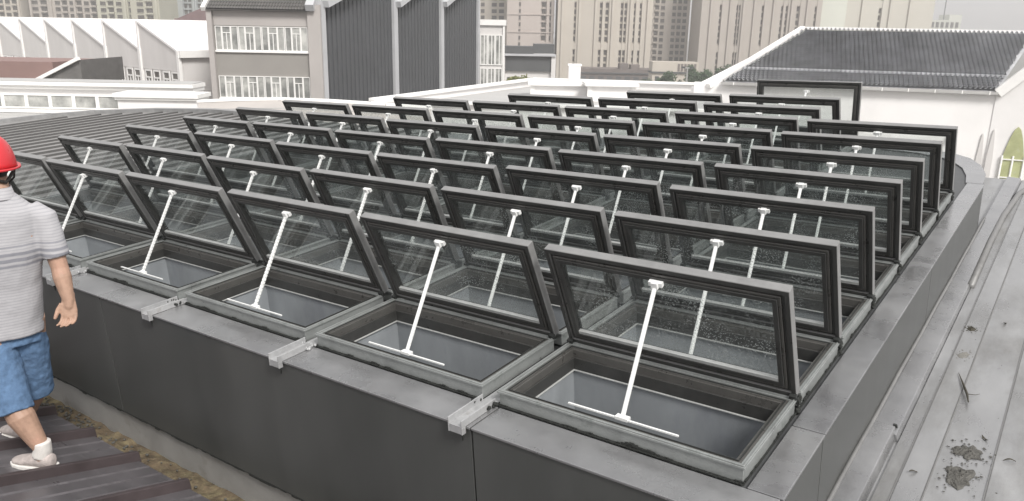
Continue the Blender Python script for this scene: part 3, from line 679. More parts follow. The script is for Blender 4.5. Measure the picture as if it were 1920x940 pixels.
for k in range(1, 9):
    m = MB(); q = k / 9
    for a, b in zip(cpts, cpts[1:]):
        sx = 1 - .3 * q; m.bar((a[0] * sx, a[1] - .1 - 9 * q, a[2] - .02 - 1.9 * q), (b[0] * sx, b[1] - .1 - 9 * q, b[2] - .02 - 1.9 * q), 0.05, 0.05)
    m.build('seam', 'pale_sheet', cr)
m = MB(); m.box(-11.85, -3.3, 1.0, 1.2, 0, 21.9); m.build('wall', 'pale_wall', cr)

# ---- white parapet roof with two capped stacks, behind the middle of the skylights
wp = thing('white_parapet_roof', 'flat roof ringed by a thin white parapet behind the skylights', 'roof', at_world(0, 38, 0))
def wall_seg(p, q, z0, z1, th=0.25, mats='white_wall', name='parapet_wall', par_=wp):
    m = MB(); t = (Vector(q) - Vector(p)).normalized(); nn = Vector((-t.y, t.x, 0)) * th
    a = Vector((p[0], p[1], z0)); b = Vector((q[0], q[1], z0)); m.prism([a, b, b + nn, a + nn], (0, 0, z1 - z0)); return m.build(name, mats, par_)
wall_seg((-6.6, 0, 0), (9.5, -2.0, 0), 0, 21.42)
wall_seg((-6.6, 0, 0), (1.2, 16, 0), 20.6, 21.52)
wall_seg((1.2, 16, 0), (12.5, 14, 0), 20.6, 21.55)
m = MB(); m.bar((-6.75, 0.1, 21.50), (1.2, 16, 21.60), 0.45, 0.14); m.bar((-6.6, 0.0, 21.48), (9.5, -2.0, 21.48), 0.4, 0.12); m.bar((1.2, 16, 21.62), (12.5, 14, 21.62), 0.45, 0.14); m.build('coping', 'white_trim', wp)
m = MB(); m.poly([(-6.5, 0.2, 21.15), (9.5, -1.8, 21.15), (12.5, 14, 21.15), (1.2, 16, 21.15)]); m.build('roof', 'pale_sheet', wp)
def stack(x0, x1, y, z0, z1, d, lab):
    t = thing('capped_stack', lab, 'rooftop stack', at_world((x0 + x1) / 2, y, 0), 'white capped rooftop stacks')
    h = (x1 - x0) / 2; m = MB(); m.box(-h + .25, h - .25, 0, d, z0, z1 - .18); m.build('body', 'white_wall', t)
    m = MB(); m.box(-h, h, -.25, d + .25, z1 - .18, z1); bevel(m.build('cap', 'white_trim', t), 0.04, 2)
    for s in (-1, 1):
        m = MB(); m.box(s * (h - .27) - .12, s * (h - .27) + .12, -.06, .1, z0, z1 - .181); m.build('corner_post', 'white_trim', t)
stack(0.71, 4.5, 45, 20.8, 22.0, 2.2, 'left of two low white capped stacks on the white roof')
stack(3.75, 6.65, 43.5, 20.8, 22.12, 2.2, 'right and broader of two white capped stacks on the white roof')
t = thing('vent_stack', 'slim white upright vent block behind the two capped stacks', 'rooftop stack', at_world(3.4, 46.5, 0))
m = MB(); m.box(-.33, .33, 0, .66, 20.8, 22.85); m.build('body', 'white_wall', t); m = MB(); m.box(-.38, .38, -.05, .71, 22.85, 22.95); m.build('cap', 'white_trim', t)

# ---- white hall with the big grey tiled roof on the right
EL = Vector((12.31, 48.3, 22.03)); eh = Vector((0.956, -0.292, 0)); nh = Vector((0.292, 0.956, 0))
wh = thing('tiled_hall', 'white hall under a large grey tiled roof on the right', 'building', Matrix.Identity(4))
SPAN, RISE = 5.6, 3.05
nup = (nh * SPAN + Vector((0, 0, RISE))); slope_len = nup.length; nup = nup.normalized()
def hip(t): q = t / slope_len; return (0.15 + 4.45 * q, 14.55 + 2.7 * q)
m = MB()
m.poly([EL, EL + eh * 14.6, EL + eh * 17.4 + nup * slope_len, EL + eh * 4.6 + nup * slope_len]); m.build('roof', 'tile_grey', wh)
tile_field(wh, EL + Vector((0, 0, 0.03)), eh, nup, hip, 26, 0.25, slope_len, 'tile_grey', amp=0.16, step=0.11)
m = MB(); a = EL + nup * 1.35 + Vector((0, 0, .12)); m.bar(a + eh * 1.1, a + eh * 15.1, 0.16, 0.16); m.build('snow_guard', 'tile_grey', wh)
m = MB(); a = EL + nup * slope_len + Vector((0, 0, .12)); m.bar(a + eh * 4.5, a + eh * 18, 0.2, 0.16); m.build('ridge', 'white_trim', wh)
m = MB(); m.bar(EL - eh * 0.75 + Vector((0, 0, -0.30)), EL + eh * 4.45 + nup * slope_len + Vector((0, 0, .12)), 0.30, 0.26); m.build('verge', 'white_trim', wh)
m = MB(); m.bar(EL + eh * 0.1 + Vector((0, 0, .06)), EL + eh * 4.75 + nup * slope_len + Vector((0, 0, .08)), 0.14, 0.1); m.build('verge_gutter', 'pale_sheet', wh)
m = MB(); m.bar(EL - nh * .1 + Vector((0, 0, -.09)), EL + eh * 14.6 - nh * .1 + Vector((0, 0, -.09)), 0.22, 0.14); m.build('eave_gutter', 'pale_sheet', wh)
for i in range(11):
    p = EL + eh * (0.7 + 1.35 * i) - nh * .215 + Vector((0, 0, -.09)); m = MB(); m.bar(p - eh * .03, p + eh * .03, .03, .19); m.build('gutter_clip', 'white_trim', wh)
def vwall(p, q, z0, z1, th, mats, name, par_, zq=None):
    p = Vector(p); q = Vector(q); t = (q - p); t.z = 0; t.normalize(); nn = Vector((-t.y, t.x, 0)) * th; zq = z1 if zq is None else zq
    m = MB(); A_ = [Vector((p.x, p.y, z0)), Vector((q.x, q.y, z0)), Vector((q.x, q.y, zq)), Vector((p.x, p.y, z1))]; m.prism(A_, nn); return m.build(name, mats, par_)
vwall(EL - eh * 1.6 + nh * .15, EL + eh * 14.7 + nh * .15, 0, 21.93, 0.4, 'white_wall', 'front_wall', wh)
vwall(EL - eh * 1.6 + nh * .2, EL + eh * 4.4 + nh * 5.6, 0, 21.6, 0.3, 'white_wall', 'side_wall', wh, 24.9)
# wing on the right with lancet windows
wp0 = EL + eh * 14.6 + nh * .1; wp1 = EL + eh * 20.5 - nh * 0.6
ow = vwall(wp0, wp1, 0, 21.9, 0.4, 'white_wall', 'wing_wall', wh, 28.0)
m = MB(); m.bar(Vector((wp0.x, wp0.y - .1, 21.95)), Vector((wp1.x, wp1.y - .1, 28.1)), 0.4, 0.5); m.build('wing_verge', 'white_trim', wh)
tw_ = (wp1 - wp0); tw_.z = 0; tl = tw_.length; tw_.normalize(); tn = Vector((tw_.y, -tw_.x, 0))
def lancet(s0, s1, z0, z1, mats, spike):
    c = (s0 + s1) / 2; pts = [(s0, z0), (s1, z0), (s1, z1 - spike)]
    pts += [(s1 + (c - s1) * k / 4, z1 - spike + spike * math.sin(k / 4 * math.pi / 2)) for k in range(1, 5)] + [(s0 + (c - s0) * k / 4, z1 - spike + spike * math.sin(k / 4 * math.pi / 2)) for k in range(3, -1, -1)]
    P3 = [wp0 + tw_ * s + Vector((0, 0, z - wp0.z)) for s, z in pts]
    m = MB(); m.prism([p + tn * .02 for p in P3], tn * 0.06); o = m.build('lancet_window', mats, wh); return o, c
o1, c1 = lancet(-0.45, -0.15, 15.5, 19.75, 'pale_wall', 1.6)
o2, c2 = lancet(0.05, 0.36, 15.5, 20.0, 'pale_wall', 1.6)
o3, c3 = lancet(0.75, 1.9, 15.5, 20.2, 'win_yellow', 2.0)
for s in (0.80, 1.32, 1.86):
    m = MB(); p = wp0 + tw_ * s + tn * .1; m.bar(Vector((p.x, p.y, 15.5)), Vector((p.x, p.y, 18.6)), .08, .08); m.build('mullion', 'white_trim', o3)
for z in (16.3, 17.4, 18.4):
    m = MB(); p = wp0 + tw_ * .77 + tn * .1; q = wp0 + tw_ * 1.9 + tn * .1; m.bar(Vector((p.x, p.y, z)), Vector((q.x, q.y, z)), .06, .06); m.build('glazing_bar', 'white_trim', o3)
m = MB(); p = EL + eh * 12.7 + nh * .1; m.box(p.x - .12, p.x + .12, p.y - .2, p.y, 19.3, 19.6); m.build('wall_light', 'pale_wall', wh)

# ---- apartment towers
def tower(label, x0, x1, D, zt, mats, strips=(), grids=(), bands=(), rz=0.0, depth=22, lean=None, floors=3.0, zb=0.0, bal=None):
    """strips: (f0,f1) dark recessed vertical window strips; grids: (f0,f1,n) columns of separate windows; bands: heights of floor bands"""
    t = thing('apartment_tower', label, 'tower block', at_world(x0, D, 0, rz), 'apartment towers')
    W = x1 - x0; fz = [zb + floors * k for k in range(int((zt - zb) / floors))]
    cuts = sorted([(a * W, b * W) for a, b in strips]); m = MB(); x = 0
    for a, b in cuts: m.box(x, a, 0, depth, 0, zt); m.box(a, b, 1.2, depth, 0, zt); x = b
    m.box(x, W, 0, depth, 0, zt); m.build('wall', mats, t)
    if cuts:
        mw = MB(); ms = MB()
        for a, b in cuts:
            n = max(1, int((b - a) / 1.6)); w = (b - a) / n
            for z in fz:
                if z + floors < 2: continue
                if int(z / floors) % 7 == 5: ms.box(a, b, 0.25, 1.2, z, z + floors); continue
                for k in range(n): mw.box(a + k * w + .18 * w, a + (k + 1) * w - .18 * w, 1.0, 1.19, z + .75, z + floors - .35)
                ms.box(a, b, 0.5, 1.2, z - .2, z + .12)
        o = mw.build('strip_windows', 'tower_win', t); o['kind'] = 'stuff'; o = ms.build('floor_slabs', mats, t); o['kind'] = 'stuff'
    if grids:
        mw = MB(); ms = MB()
        for a, b, n in grids:
            w = (b - a) * W / n
            for z in fz:
                for k in range(n):
                    xa = a * W + k * w + w * .16 + random.uniform(-.05, .05); xb = a * W + (k + 1) * w - w * .16
                    mw.box(xa, xb, -0.06, 0.02, z + .8, z + floors - .45)
                    if k % 2: ms.box(xa - .15, xb + .15, -0.9, -0.065, z + .05, z + .75)
                    else: ms.box(xa - .1, xb + .1, -0.25, -0.065, z + .60, z + .78)
        o = mw.build('grid_windows', 'tower_win', t); o['kind'] = 'stuff'; o = ms.build('balcony_fronts', mats, t); o['kind'] = 'stuff'
    if bands:
        m = MB()
        for z in bands: m.box(-.2, W + .2, -.35, 0, z, z + .45)
        m.build('floor_band', mats, t)
    for f_ in (lean or ()):
        m = MB(); m.box(f_ * W - .5, f_ * W + .5, -.8, 0, 0, zt); m.build('pilaster', mats, t)
    return t
tower('beige tower with a dense window grid at the left picture edge', -262, -240, 400, 60, 'tower_a', grids=((0.05, 0.95, 6),), lean=(0.97,))
tower('grey beige tower with many small balconies, second from the left', -237, -203, 402, 60, 'tower_b', grids=((0.02, 0.28, 2), (0.36, 0.98, 6)), lean=(0.03, 0.32, 0.66))
tower('khaki tower with two window groups, third from the left', -202, -172, 398, 60, 'tower_d', grids=((0.04, 0.42, 3), (0.62, 0.92, 2)), lean=(0.46, 0.96), strips=((0.5, 0.54),))
tower('blue grey tower with vertical window strips left of the school', -172, -140, 420, 60, 'tower_e', strips=((0.08, 0.22), (0.30, 0.44), (0.52, 0.66), (0.74, 0.88)), lean=(0.26, 0.48, 0.7))
tower('beige tower with a window grid just right of the charcoal hall', -24, -4.6, 405, 60, 'tower_a', grids=((0.05, 0.45, 3), (0.58, 0.95, 2)))
tower('pinkish tower with dark floor bands and one narrow window column', -4.4, 17.5, 385, 60, 'tower_f', strips=((0.72, 0.84), (0.90, 0.94)), grids=((0.24, 0.30, 1),), bands=(22, 30, 38))
tower('broad beige tower with slim window strips behind the white stacks', 19.0, 62.5, 380, 60, 'tower_a', strips=((0.17, 0.195), (0.44, 0.47), (0.50, 0.54), (0.66, 0.69), (0.70, 0.73), (0.80, 0.82), (0.86, 0.885)), lean=(0.05, 0.23, 0.40, 0.58, 0.77, 0.95))
tower('beige tower with rows of square windows in the centre right', 62.8, 84, 402, 60, 'tower_b', grids=((0.05, 0.45, 3), (0.58, 0.95, 3)))
tower('wide grey beige tower behind the left slope of the tiled roof', 84.3, 139, 378, 60, 'tower_b', strips=((0.15, 0.17), (0.29, 0.305), (0.31, 0.325), (0.50, 0.52), (0.66, 0.68), (0.70, 0.72), (0.79, 0.82), (0.94, 0.96)), lean=(0.08, 0.24, 0.35, 0.44, 0.60, 0.75, 0.88))
tower('narrow pale greenish tower slab above the left end of the tiled ridge', 139.6, 151, 380, 60, 'tower_c')
tower('pale beige tower with a single window strip above the tiled roof', 152.5, 193, 384, 60, 'tower_g', strips=((0.37, 0.41),), lean=(0.18, 0.5, 0.72))
fb = thing('distant_block', 'far hazy block with a rooftop mast at the top right', 'building', at_world(390, 800, 0))
m = MB(); m.box(0, 40, 0, 20, 0, 38); m.box(28, 40, 0, 20, 38, 43); m.build('wall', 'tower_c', fb)
for i in range(8):
    m = MB(); m.box(2 + i * 4.7, 4.6 + i * 4.7, -.5, 0, 31, 36); m.build('window', 'tower_win', fb)
m = MB(); m.tube([(25, 5, 38), (25, 5, 75)], 0.5, 6); m.build('mast', 'low_dark', fb)

# ---- low buildings below the towers
hb = thing('dark_roofed_house', 'dark glazed low house with pale frames beyond the charcoal hall', 'building', at_world(-3.5, 170, 0))
m = MB(); m.box(0, 11.5, 0.3, 8, 0, 19.5); m.build('wall', 'pale_wall', hb)
m = MB(); m.box(0.4, 7.2, -1, 6, 19.5, 20.9); m.box(7.2, 11.5, 0.35, 7, 19.5, 21.4); m.build('upper_storey', 'low_dark', hb)
m = MB(); m.box(1.3, 10.9, -0.2, 0.28, 15.9, 18.9); m.build('glazing', 'low_dark', hb)
for x in (0.4, 10.95):
    m = MB(); m.box(x, x + .9, -0.6, 0.3, 0, 19.2); m.build('column', 'pale_wall', hb)
m = MB(); m.box(-0.3, 11.8, -1.0, 0.3, 19.0, 19.45); m.build('canopy', 'pier', hb)
for x in (1.8, 4.2):
    m = MB(); m.box(x, x + 1.5, 0.15, 0.28, 13.4, 14.6); m.build('window', 'low_dark', hb)
lb = thing('brown_shop_row', 'long dark brown low building at the foot of the beige tower', 'building', at_world(25.5, 330, 0))
m = MB(); m.box(0, 44, 0, 14, 0, 8.9); m.build('wall', 'low_brown', lb)
for i, (a, b, h) in enumerate(((17, 20.5, 11), (21.5, 25, 10.6), (33, 36.5, 11.2), (37, 40, 10.8))):
    m = MB(); m.box(a, b, 1, 7, 8.9, h); m.build('roof_hut', 'low_brown', lb)
m = MB(); m.box(-.3, 44.3, -.5, 0, 6.9, 7.4); m.build('fascia', 'low_dark', lb)
for i in range(12):
    m = MB(); m.box(1 + i * 3.6, 3.2 + i * 3.6, -.12, 0, 2.2, 5.9); m.build('window', 'low_dark', lb)
gh = thing('pale_gatehouse', 'small pale flat-roofed house with one dark door among the trees', 'building', at_world(50.5, 300, 0))
m = MB(); m.box(0, 17, 0, 8, 0, 13.2); m.build('wall', 'tower_a', gh)
m = MB(); m.box(-.4, 17.4, -.6, 8, 9.1, 9.7); m.build('canopy', 'low_dark', gh)
m = MB(); m.box(1.2, 2.6, -.1, 0, 3.6, 8.0); m.build('door', 'low_dark', gh)
for i in range(6):
    m = MB(); m.box(9.3 + i * 1.2, 10.1 + i * 1.2, -.1, 0, 9.9, 12.6); m.build('window', 'low_brown', gh)
rh = thing('maroon_house', 'maroon house with a gabled roof peeping over the white workshop', 'building', at_world(-83, 200, 0))
m = MB(); m.box(0, 11, 0, 12, 0, 25.2); m.build('wall', 'red_wall', rh)
m = MB(); m.prism([(-.5, -.6, 24.6), (11, -.6, 29.4), (16, -.6, 24.6)], (0, 13, 0)); m.build('roof', 'maroon_roof', rh)
# street lamp by the trees
lp = thing('street_lamp', 'pale street lamp with a double head left of the tiled roof', 'street lamp', at_world(31.7, 150, 0))
m = MB(); m.tube([(0, 0, 0), (0, 0, 18.0)], [.26, .17], 8); m.build('post', 'lamp_metal', lp)
m = MB(); m.bar((-.9, 0, 18.1), (.9, 0, 18.1), .2, .2); m.build('arm', 'lamp_metal', lp)
for s in (-1, 1):
    m = MB(); m.box(s * .75 - .3, s * .75 + .3, -.2, .2, 18.05, 18.35); m.build('lamp_head', 'low_dark', lp)

# ---- trees and shrubs
def tree(name, label, x, y, z0, h, rx, mats, n=2600, seed=1, leaf=0.30, cat='tree'):
    rnd = random.Random(seed); t = thing(name, label, cat, at_world(x, y, 0), 'trees below the towers')
    m = MB(); pts = [(0, 0, 0), (.1, 0, z0 + h * .35), (0, .1, z0 + h * .75)]; m.tube(pts, [.3, .2, .06], 7)
    for k in range(6):
        a = rnd.uniform(0, 6.28); zz = z0 + h * rnd.uniform(.3, .6); m.tube([(0, 0, zz), (rx * .6 * math.cos(a), rx * .6 * math.sin(a), zz + h * .25)], [.1, .03], 5)
    m.build('trunk', 'bark', t)
    m = MB(); blobs = [(rnd.uniform(-.7, .7) * rx, rnd.uniform(-.7, .7) * rx, z0 + h * rnd.uniform(.3, .88), rx * rnd.uniform(.22, .45)) for _ in range(14)]
    for i in range(n):
        b = rnd.choice(blobs); d = Vector((rnd.gauss(0, 1), rnd.gauss(0, 1), rnd.gauss(0, 1))).normalized() * b[3] * rnd.uniform(.55, 1.05)
        c = Vector((b[0], b[1], b[2])) + d; u = Vector((rnd.gauss(0, 1), rnd.gauss(0, 1), rnd.gauss(0, 1))).normalized(); v = u.orthogonal().normalized(); s = leaf * rnd.uniform(.6, 1.3)
        m.add([c - u * s, c - v * s * .6, c + u * s, c + v * s * .6], [(0, 1, 2, 3)])
    m.build('crown', mats, t)
tree('shrub', 'round yellow-green shrub in front of the dark glazed house', 0.2, 138, 12.5, 4.2, 2.6, 'leaf_yellow', 1500, 4, .24, 'shrub')
tree('broadleaf_tree', 'dark green tree directly right of the street lamp', 57, 248, 3, 12.2, 5.6, 'leaf_dark', 3200, 9, .36)
tree('broadleaf_tree', 'dark green tree directly left of the street lamp', 48.0, 250, 3, 10.4, 4.6, 'leaf_dark', 2600, 12, .36)
tree('broadleaf_tree', 'dark tree half hidden by the verge of the tiled roof', 66, 255, 3, 12.0, 5.4, 'leaf_dark', 2200, 15, .36)
tree('broadleaf_tree', 'small dark tree in front of the pale gatehouse', 42.5, 260, 2, 7.6, 3.0, 'leaf_dark', 1500, 18, .34)

# ================================================================ WORKER in a red helmet, walking away along the lower roof
BASE = Vector((-2.305, 3.42, 22.94))
M['skin'] = surf('skin', (0.40, 0.255, 0.185), 0.6, 0, 0.22, 14, 0.12, 70, col2=(0.46, 0.27, 0.2), c2scale=9)
M['helmet'] = surf('red_helmet', (0.60, 0.035, 0.045), 0.35, 0, 0.10, 6)
M['hair'] = surf('black_hair', (0.02, 0.017, 0.015), 0.6, 0, 0.4, 60, 0.4, 200)
M['denim'] = surf('blue_denim', (0.105, 0.175, 0.29), 0.9, 0, 0.20, 45, 0.35, 30, spec=0.15, col2=(0.145, 0.22, 0.34), c2scale=3)
M['sock'] = surf('white_sock', (0.68, 0.65, 0.62), 0.9, 0, 0.08, 30, 0.2, 150)
M['shoe'] = surf('grey_sneaker', (0.42, 0.37, 0.35), 0.8, 0, 0.2, 40, 0.2, 150)
M['sole'] = surf('white_sole', (0.70, 0.68, 0.65), 0.6, 0, 0.1, 30)
def shirt_material():
    m, nt, N, L, P = new_mat('striped_polo')
    tc = N.new('ShaderNodeTexCoord'); sp = N.new('ShaderNodeSeparateXYZ'); L.new(tc.outputs['Object'], sp.inputs[0])
    nz = N.new('ShaderNodeTexNoise'); nz.inputs['Scale'].default_value = 5; L.new(tc.outputs['Object'], nz.inputs['Vector'])
    wob = N.new('ShaderNodeMath'); wob.operation = 'MULTIPLY_ADD'; wob.inputs[1].default_value = 0.02; L.new(nz.outputs[0], wob.inputs[0]); L.new(sp.outputs['Z'], wob.inputs[2])
    sn = N.new('ShaderNodeMath'); sn.operation = 'SINE'; ml = N.new('ShaderNodeMath'); ml.operation = 'MULTIPLY'; ml.inputs[1].default_value = 2 * math.pi / 0.0135
    L.new(wob.outputs[0], ml.inputs[0]); L.new(ml.outputs[0], sn.inputs[0])
    fine = N.new('ShaderNodeMapRange'); fine.inputs[1].default_value = 0.2; fine.inputs[2].default_value = 0.8; fine.inputs[3].default_value = 0; fine.inputs[4].default_value = 0.30
    L.new(sn.outputs[0], fine.inputs[0])
    rp = N.new('ShaderNodeValToRGB'); rp.color_ramp.interpolation = 'CONSTANT'; el = rp.color_ramp.elements
    nrm = N.new('ShaderNodeMapRange'); nrm.inputs[1].default_value = 0.90; nrm.inputs[2].default_value = 1.20; L.new(wob.outputs[0], nrm.inputs[0]); L.new(nrm.outputs[0], rp.inputs[0])
    el[0].position = 0.0; el[0].color = (0, 0, 0, 1); el[1].position = 0.30; el[1].color = (.75, .75, .75, 1)
    for p_, v_ in ((0.335, 0), (0.38, .75), (0.43, 0), (0.48, .75), (0.52, 0), (0.60, .6), (0.63, 0)):
        q = el.new(p_); q.color = (v_, v_, v_, 1)
    mx = N.new('ShaderNodeMath'); mx.operation = 'MAXIMUM'; L.new(fine.outputs[0], mx.inputs[0]); L.new(rp.outputs[0], mx.inputs[1])
    mix = N.new('ShaderNodeMix'); mix.data_type = 'RGBA'; mix.inputs[6].default_value = (0.43, 0.425, 0.44, 1); mix.inputs[7].default_value = (0.19, 0.195, 0.225, 1)
    L.new(mx.outputs[0], mix.inputs[0]); L.new(mix.outputs[2], P.inputs['Base Color']); P.inputs['Roughness'].default_value = 0.9; P.inputs['Specular IOR Level'].default_value = 0.2
    b = N.new('ShaderNodeBump'); b.inputs['Strength'].default_value = 0.35; b.inputs['Distance'].default_value = 0.02
    n2 = N.new('ShaderNodeTexNoise'); n2.inputs['Scale'].default_value = 14; n2.inputs['Detail'].default_value = 4; L.new(tc.outputs['Object'], n2.inputs['Vector']); L.new(n2.outputs[0], b.inputs['Height']); L.new(b.outputs[0], P.inputs['Normal'])
    return m
M['shirt'] = shirt_material()
BASE_AT = Vector((-2.33, 3.42, 22.94))
man = thing('person', 'worker in red helmet, striped grey polo and blue shorts walking away', 'person', Matrix.Translation(BASE_AT))
RV = Vector((.868, .496, 0)); FV = Vector((-.496, .868, 0)); UP = Vector((0, 0, 1))
def wpt(x, y, z): return Vector((x, y, z)) - BASE
def ring_at(c, a, b, seg=24, rv=RV, fv=FV, p=2.3):
    out = []
    for k in range(seg):
        t = 2 * math.pi * k / seg; ct, st = math.cos(t), math.sin(t)
        out.append(c + rv * a * math.copysign(abs(ct) ** (2 / p), ct) + fv * b * math.copysign(abs(st) ** (2 / p), st))
    return out
def soft(o, vox, it=6, disp=0.0, size=0.12):
    r = o.modifiers.new('remesh', 'REMESH'); r.mode = 'VOXEL'; r.voxel_size = vox; r.use_smooth_shade = True
    s_ = o.modifiers.new('smooth', 'SMOOTH'); s_.iterations = it; s_.factor = 0.5
    if disp:
        tx = bpy.data.textures.new('folds', 'CLOUDS'); tx.noise_scale = size; tx.noise_depth = 2
        d = o.modifiers.new('folds', 'DISPLACE'); d.texture = tx; d.strength = disp; d.mid_level = 0.5
    return o
PEL, CH, NK, HD = wpt(-2.33, 3.45, 23.62), wpt(-2.280, 3.44, 24.05), wpt(-2.268, 3.44, 24.245), wpt(-2.292, 3.475, 24.385)
SHR, ELR, WRR = wpt(-2.118, 3.515, 24.115), wpt(-2.068, 3.50, 23.885), wpt(-2.030, 3.468, 23.735)
SHL = wpt(-2.420, 3.345, 24.115); ELL = wpt(-2.52, 3.33, 23.90); WRL = wpt(-2.58, 3.42, 23.78)
HPL, KNL, ANL = wpt(-2.39, 3.415, 23.62), wpt(-2.275, 3.325, 23.285), wpt(-2.150, 3.300, 23.055)
HPR, KNR, ANR = wpt(-2.265, 3.49, 23.62), wpt(-2.305, 3.545, 23.275), wpt(-2.475, 3.665, 22.995)
b = MB()
# trunk, neck and head in one
b.loft([ring_at(PEL + UP * -.06, .13, .09), ring_at(PEL, .155, .10), ring_at(PEL.lerp(CH, .4), .14, .095), ring_at(CH, .165, .105), ring_at(CH + UP * .09, .15, .085), ring_at(NK + UP * -.03, .07, .06), ring_at(NK + UP * .03, .053, .055), ring_at(HD + UP * -.07, .055, .065)])
b.sphere(HD, (.066, .086, .102), 20, 14, 0, (RV, FV, UP))
b.sphere(HD + FV * .092 + UP * -.012, (.012, .018, .022), 8, 6, 0, (RV, FV, UP))                     # nose
b.sphere(HD + FV * .045 + UP * -.085, (.035, .04, .03), 10, 6, 0, (RV, FV, UP))                      # jaw
for s_ in (-1, 1): b.sphere(HD + RV * s_ * .068 + UP * -.012, (.009, .020, .032), 8, 6, 0, (RV, FV, UP))   # ears
b.tube([CH + RV * .1 + UP * .05, SHR, SHR.lerp(ELR, .5), ELR, ELR.lerp(WRR, .3), ELR.lerp(WRR, .75), WRR, WRR + Vector((.0015, -.0066, -.029)), WRR + Vector((.002, -.01, -.045))], [.05, .048, .044, .037, .040, .031, .0245, .021, .014], 14)
b.tube([CH - RV * .1 + UP * .05, SHL, SHL.lerp(ELL, .5), ELL, ELL.lerp(WRL, .3), WRL], [.05, .052, .048, .041, .042, .026], 14)
for H_, K_, A_ in ((HPL, KNL, ANL), (HPR, KNR, ANR)):
    bk = Vector((.012, -.016, 0))
    b.tube([H_ + UP * .02, H_.lerp(K_, .5), K_, K_.lerp(A_, .3) + bk, K_.lerp(A_, .65) + bk * .4, A_, A_ + UP * -.05], [.088, .076, .056, .060, .047, .034, .036], 16)
def hand(w, xdir, ddir, back):
    """palm and five curled fingers hanging from the wrist; xdir across the palm towards the thumb, ddir down the hand, back = the way the fingers curl"""
    pal = w + ddir * .045
    b.loft([[w + ddir * t + xdir * (wd * math.cos(2 * math.pi * k / 14)) + back * (th * math.sin(2 * math.pi * k / 14)) for k in range(14)] for t, wd, th in ((-.034, .0225, .0215), (-.012, .0235, .021), (.012, .028, .019), (.045, .034, .018), (.07, .034, .016), (.080, .031, .012))])
    for f_, (off, ln) in enumerate(((.028, .056), (.0095, .064), (-.0095, .060), (-.028, .047))):
        p0 = w + ddir * .072 + xdir * off; d1 = (ddir + back * .35).normalized(); d2 = (ddir + back * 1.1).normalized(); d3 = (ddir * .3 + back * 1.2).normalized()
        p1 = p0 + d1 * ln * .45; p2 = p1 + d2 * ln * .33; p3 = p2 + d3 * ln * .25
        b.tube([p0 - ddir * .012, p0, p1, p2, p3], [.0074, .0073, .0071, .0064, .0045], 8)
    t0 = w + ddir * .018 + xdir * .026; t1 = t0 + (ddir * .8 + xdir * .55).normalized() * .034; t2 = t1 + (ddir + xdir * .1 + back * .35).normalized() * .030; t3 = t2 + (ddir + back * .6).normalized() * .014
    b.tube([t0, t1, t2, t3], [.0145, .0112, .0092, .006], 8)
hand(WRR, Vector((-.93, -.30, .1)).normalized(), Vector((.05, -.22, -.97)).normalized(), Vector((-.35, -.90, .1)).normalized())
hand(WRL, Vector((.6, .7, 0)).normalized(), Vector((-.2, .35, -.9)).normalized(), Vector((.3, -.6, 0)).normalized())
soft(b.build('body', 'skin', man, None, True), 0.0032, 3)
# shirt with sleeves and collar
s = MB()
s.loft([ring_at(PEL + UP * -.045, .158, .122, 32), ring_at(PEL + UP * .02, .157, .121, 32), ring_at(PEL.lerp(CH, .45), .158, .114, 32), ring_at(CH.lerp(PEL, .15), .168, .118, 32), ring_at(CH + UP * .07, .166, .104, 32), ring_at(NK + UP * -.085, .150, .092, 32), ring_at(NK + UP * -.035, .100, .076, 32), ring_at(NK + UP * .0, .064, .064, 32)])
for S_, E_ in ((SHR, ELR), (SHL, ELL)):
    d_ = (E_ - S_); s.tube([S_ - d_ * .25 + (CH - S_) * .25, S_, S_ + d_ * .35, S_ + d_ * .80], [.055, .062, .060, .058], 18)
soft(s.build('polo_shirt', 'shirt', man, None, True), 0.006, 16, 0.012, 0.14)
c_ = MB(); c_.loft([ring_at(NK + UP * -.022 - FV * .004, .073, .074, 24), ring_at(NK + UP * .028, .062, .064, 24), ring_at(NK + UP * .026, .056, .058, 24), ring_at(NK + UP * -.022, .066, .066, 24)], 0, False)
c_.build('collar', 'shirt', man, None, True)
# shorts
s = MB()
s.loft([ring_at(PEL + UP * .03, .128, .090, 24), ring_at(PEL + UP * -.03, .142, .102, 24), ring_at(PEL + UP * -.09, .146, .106, 24)])
for H_, K_ in ((HPL, KNL), (HPR, KNR)):
    s.tube([H_ + UP * -.04, H_.lerp(K_, .35), H_.lerp(K_, .7), H_.lerp(K_, 1.14)], [.078, .088, .086, .084], 20)
soft(s.build('denim_shorts', 'denim', man, None, True), 0.006, 6, 0.014, 0.07)
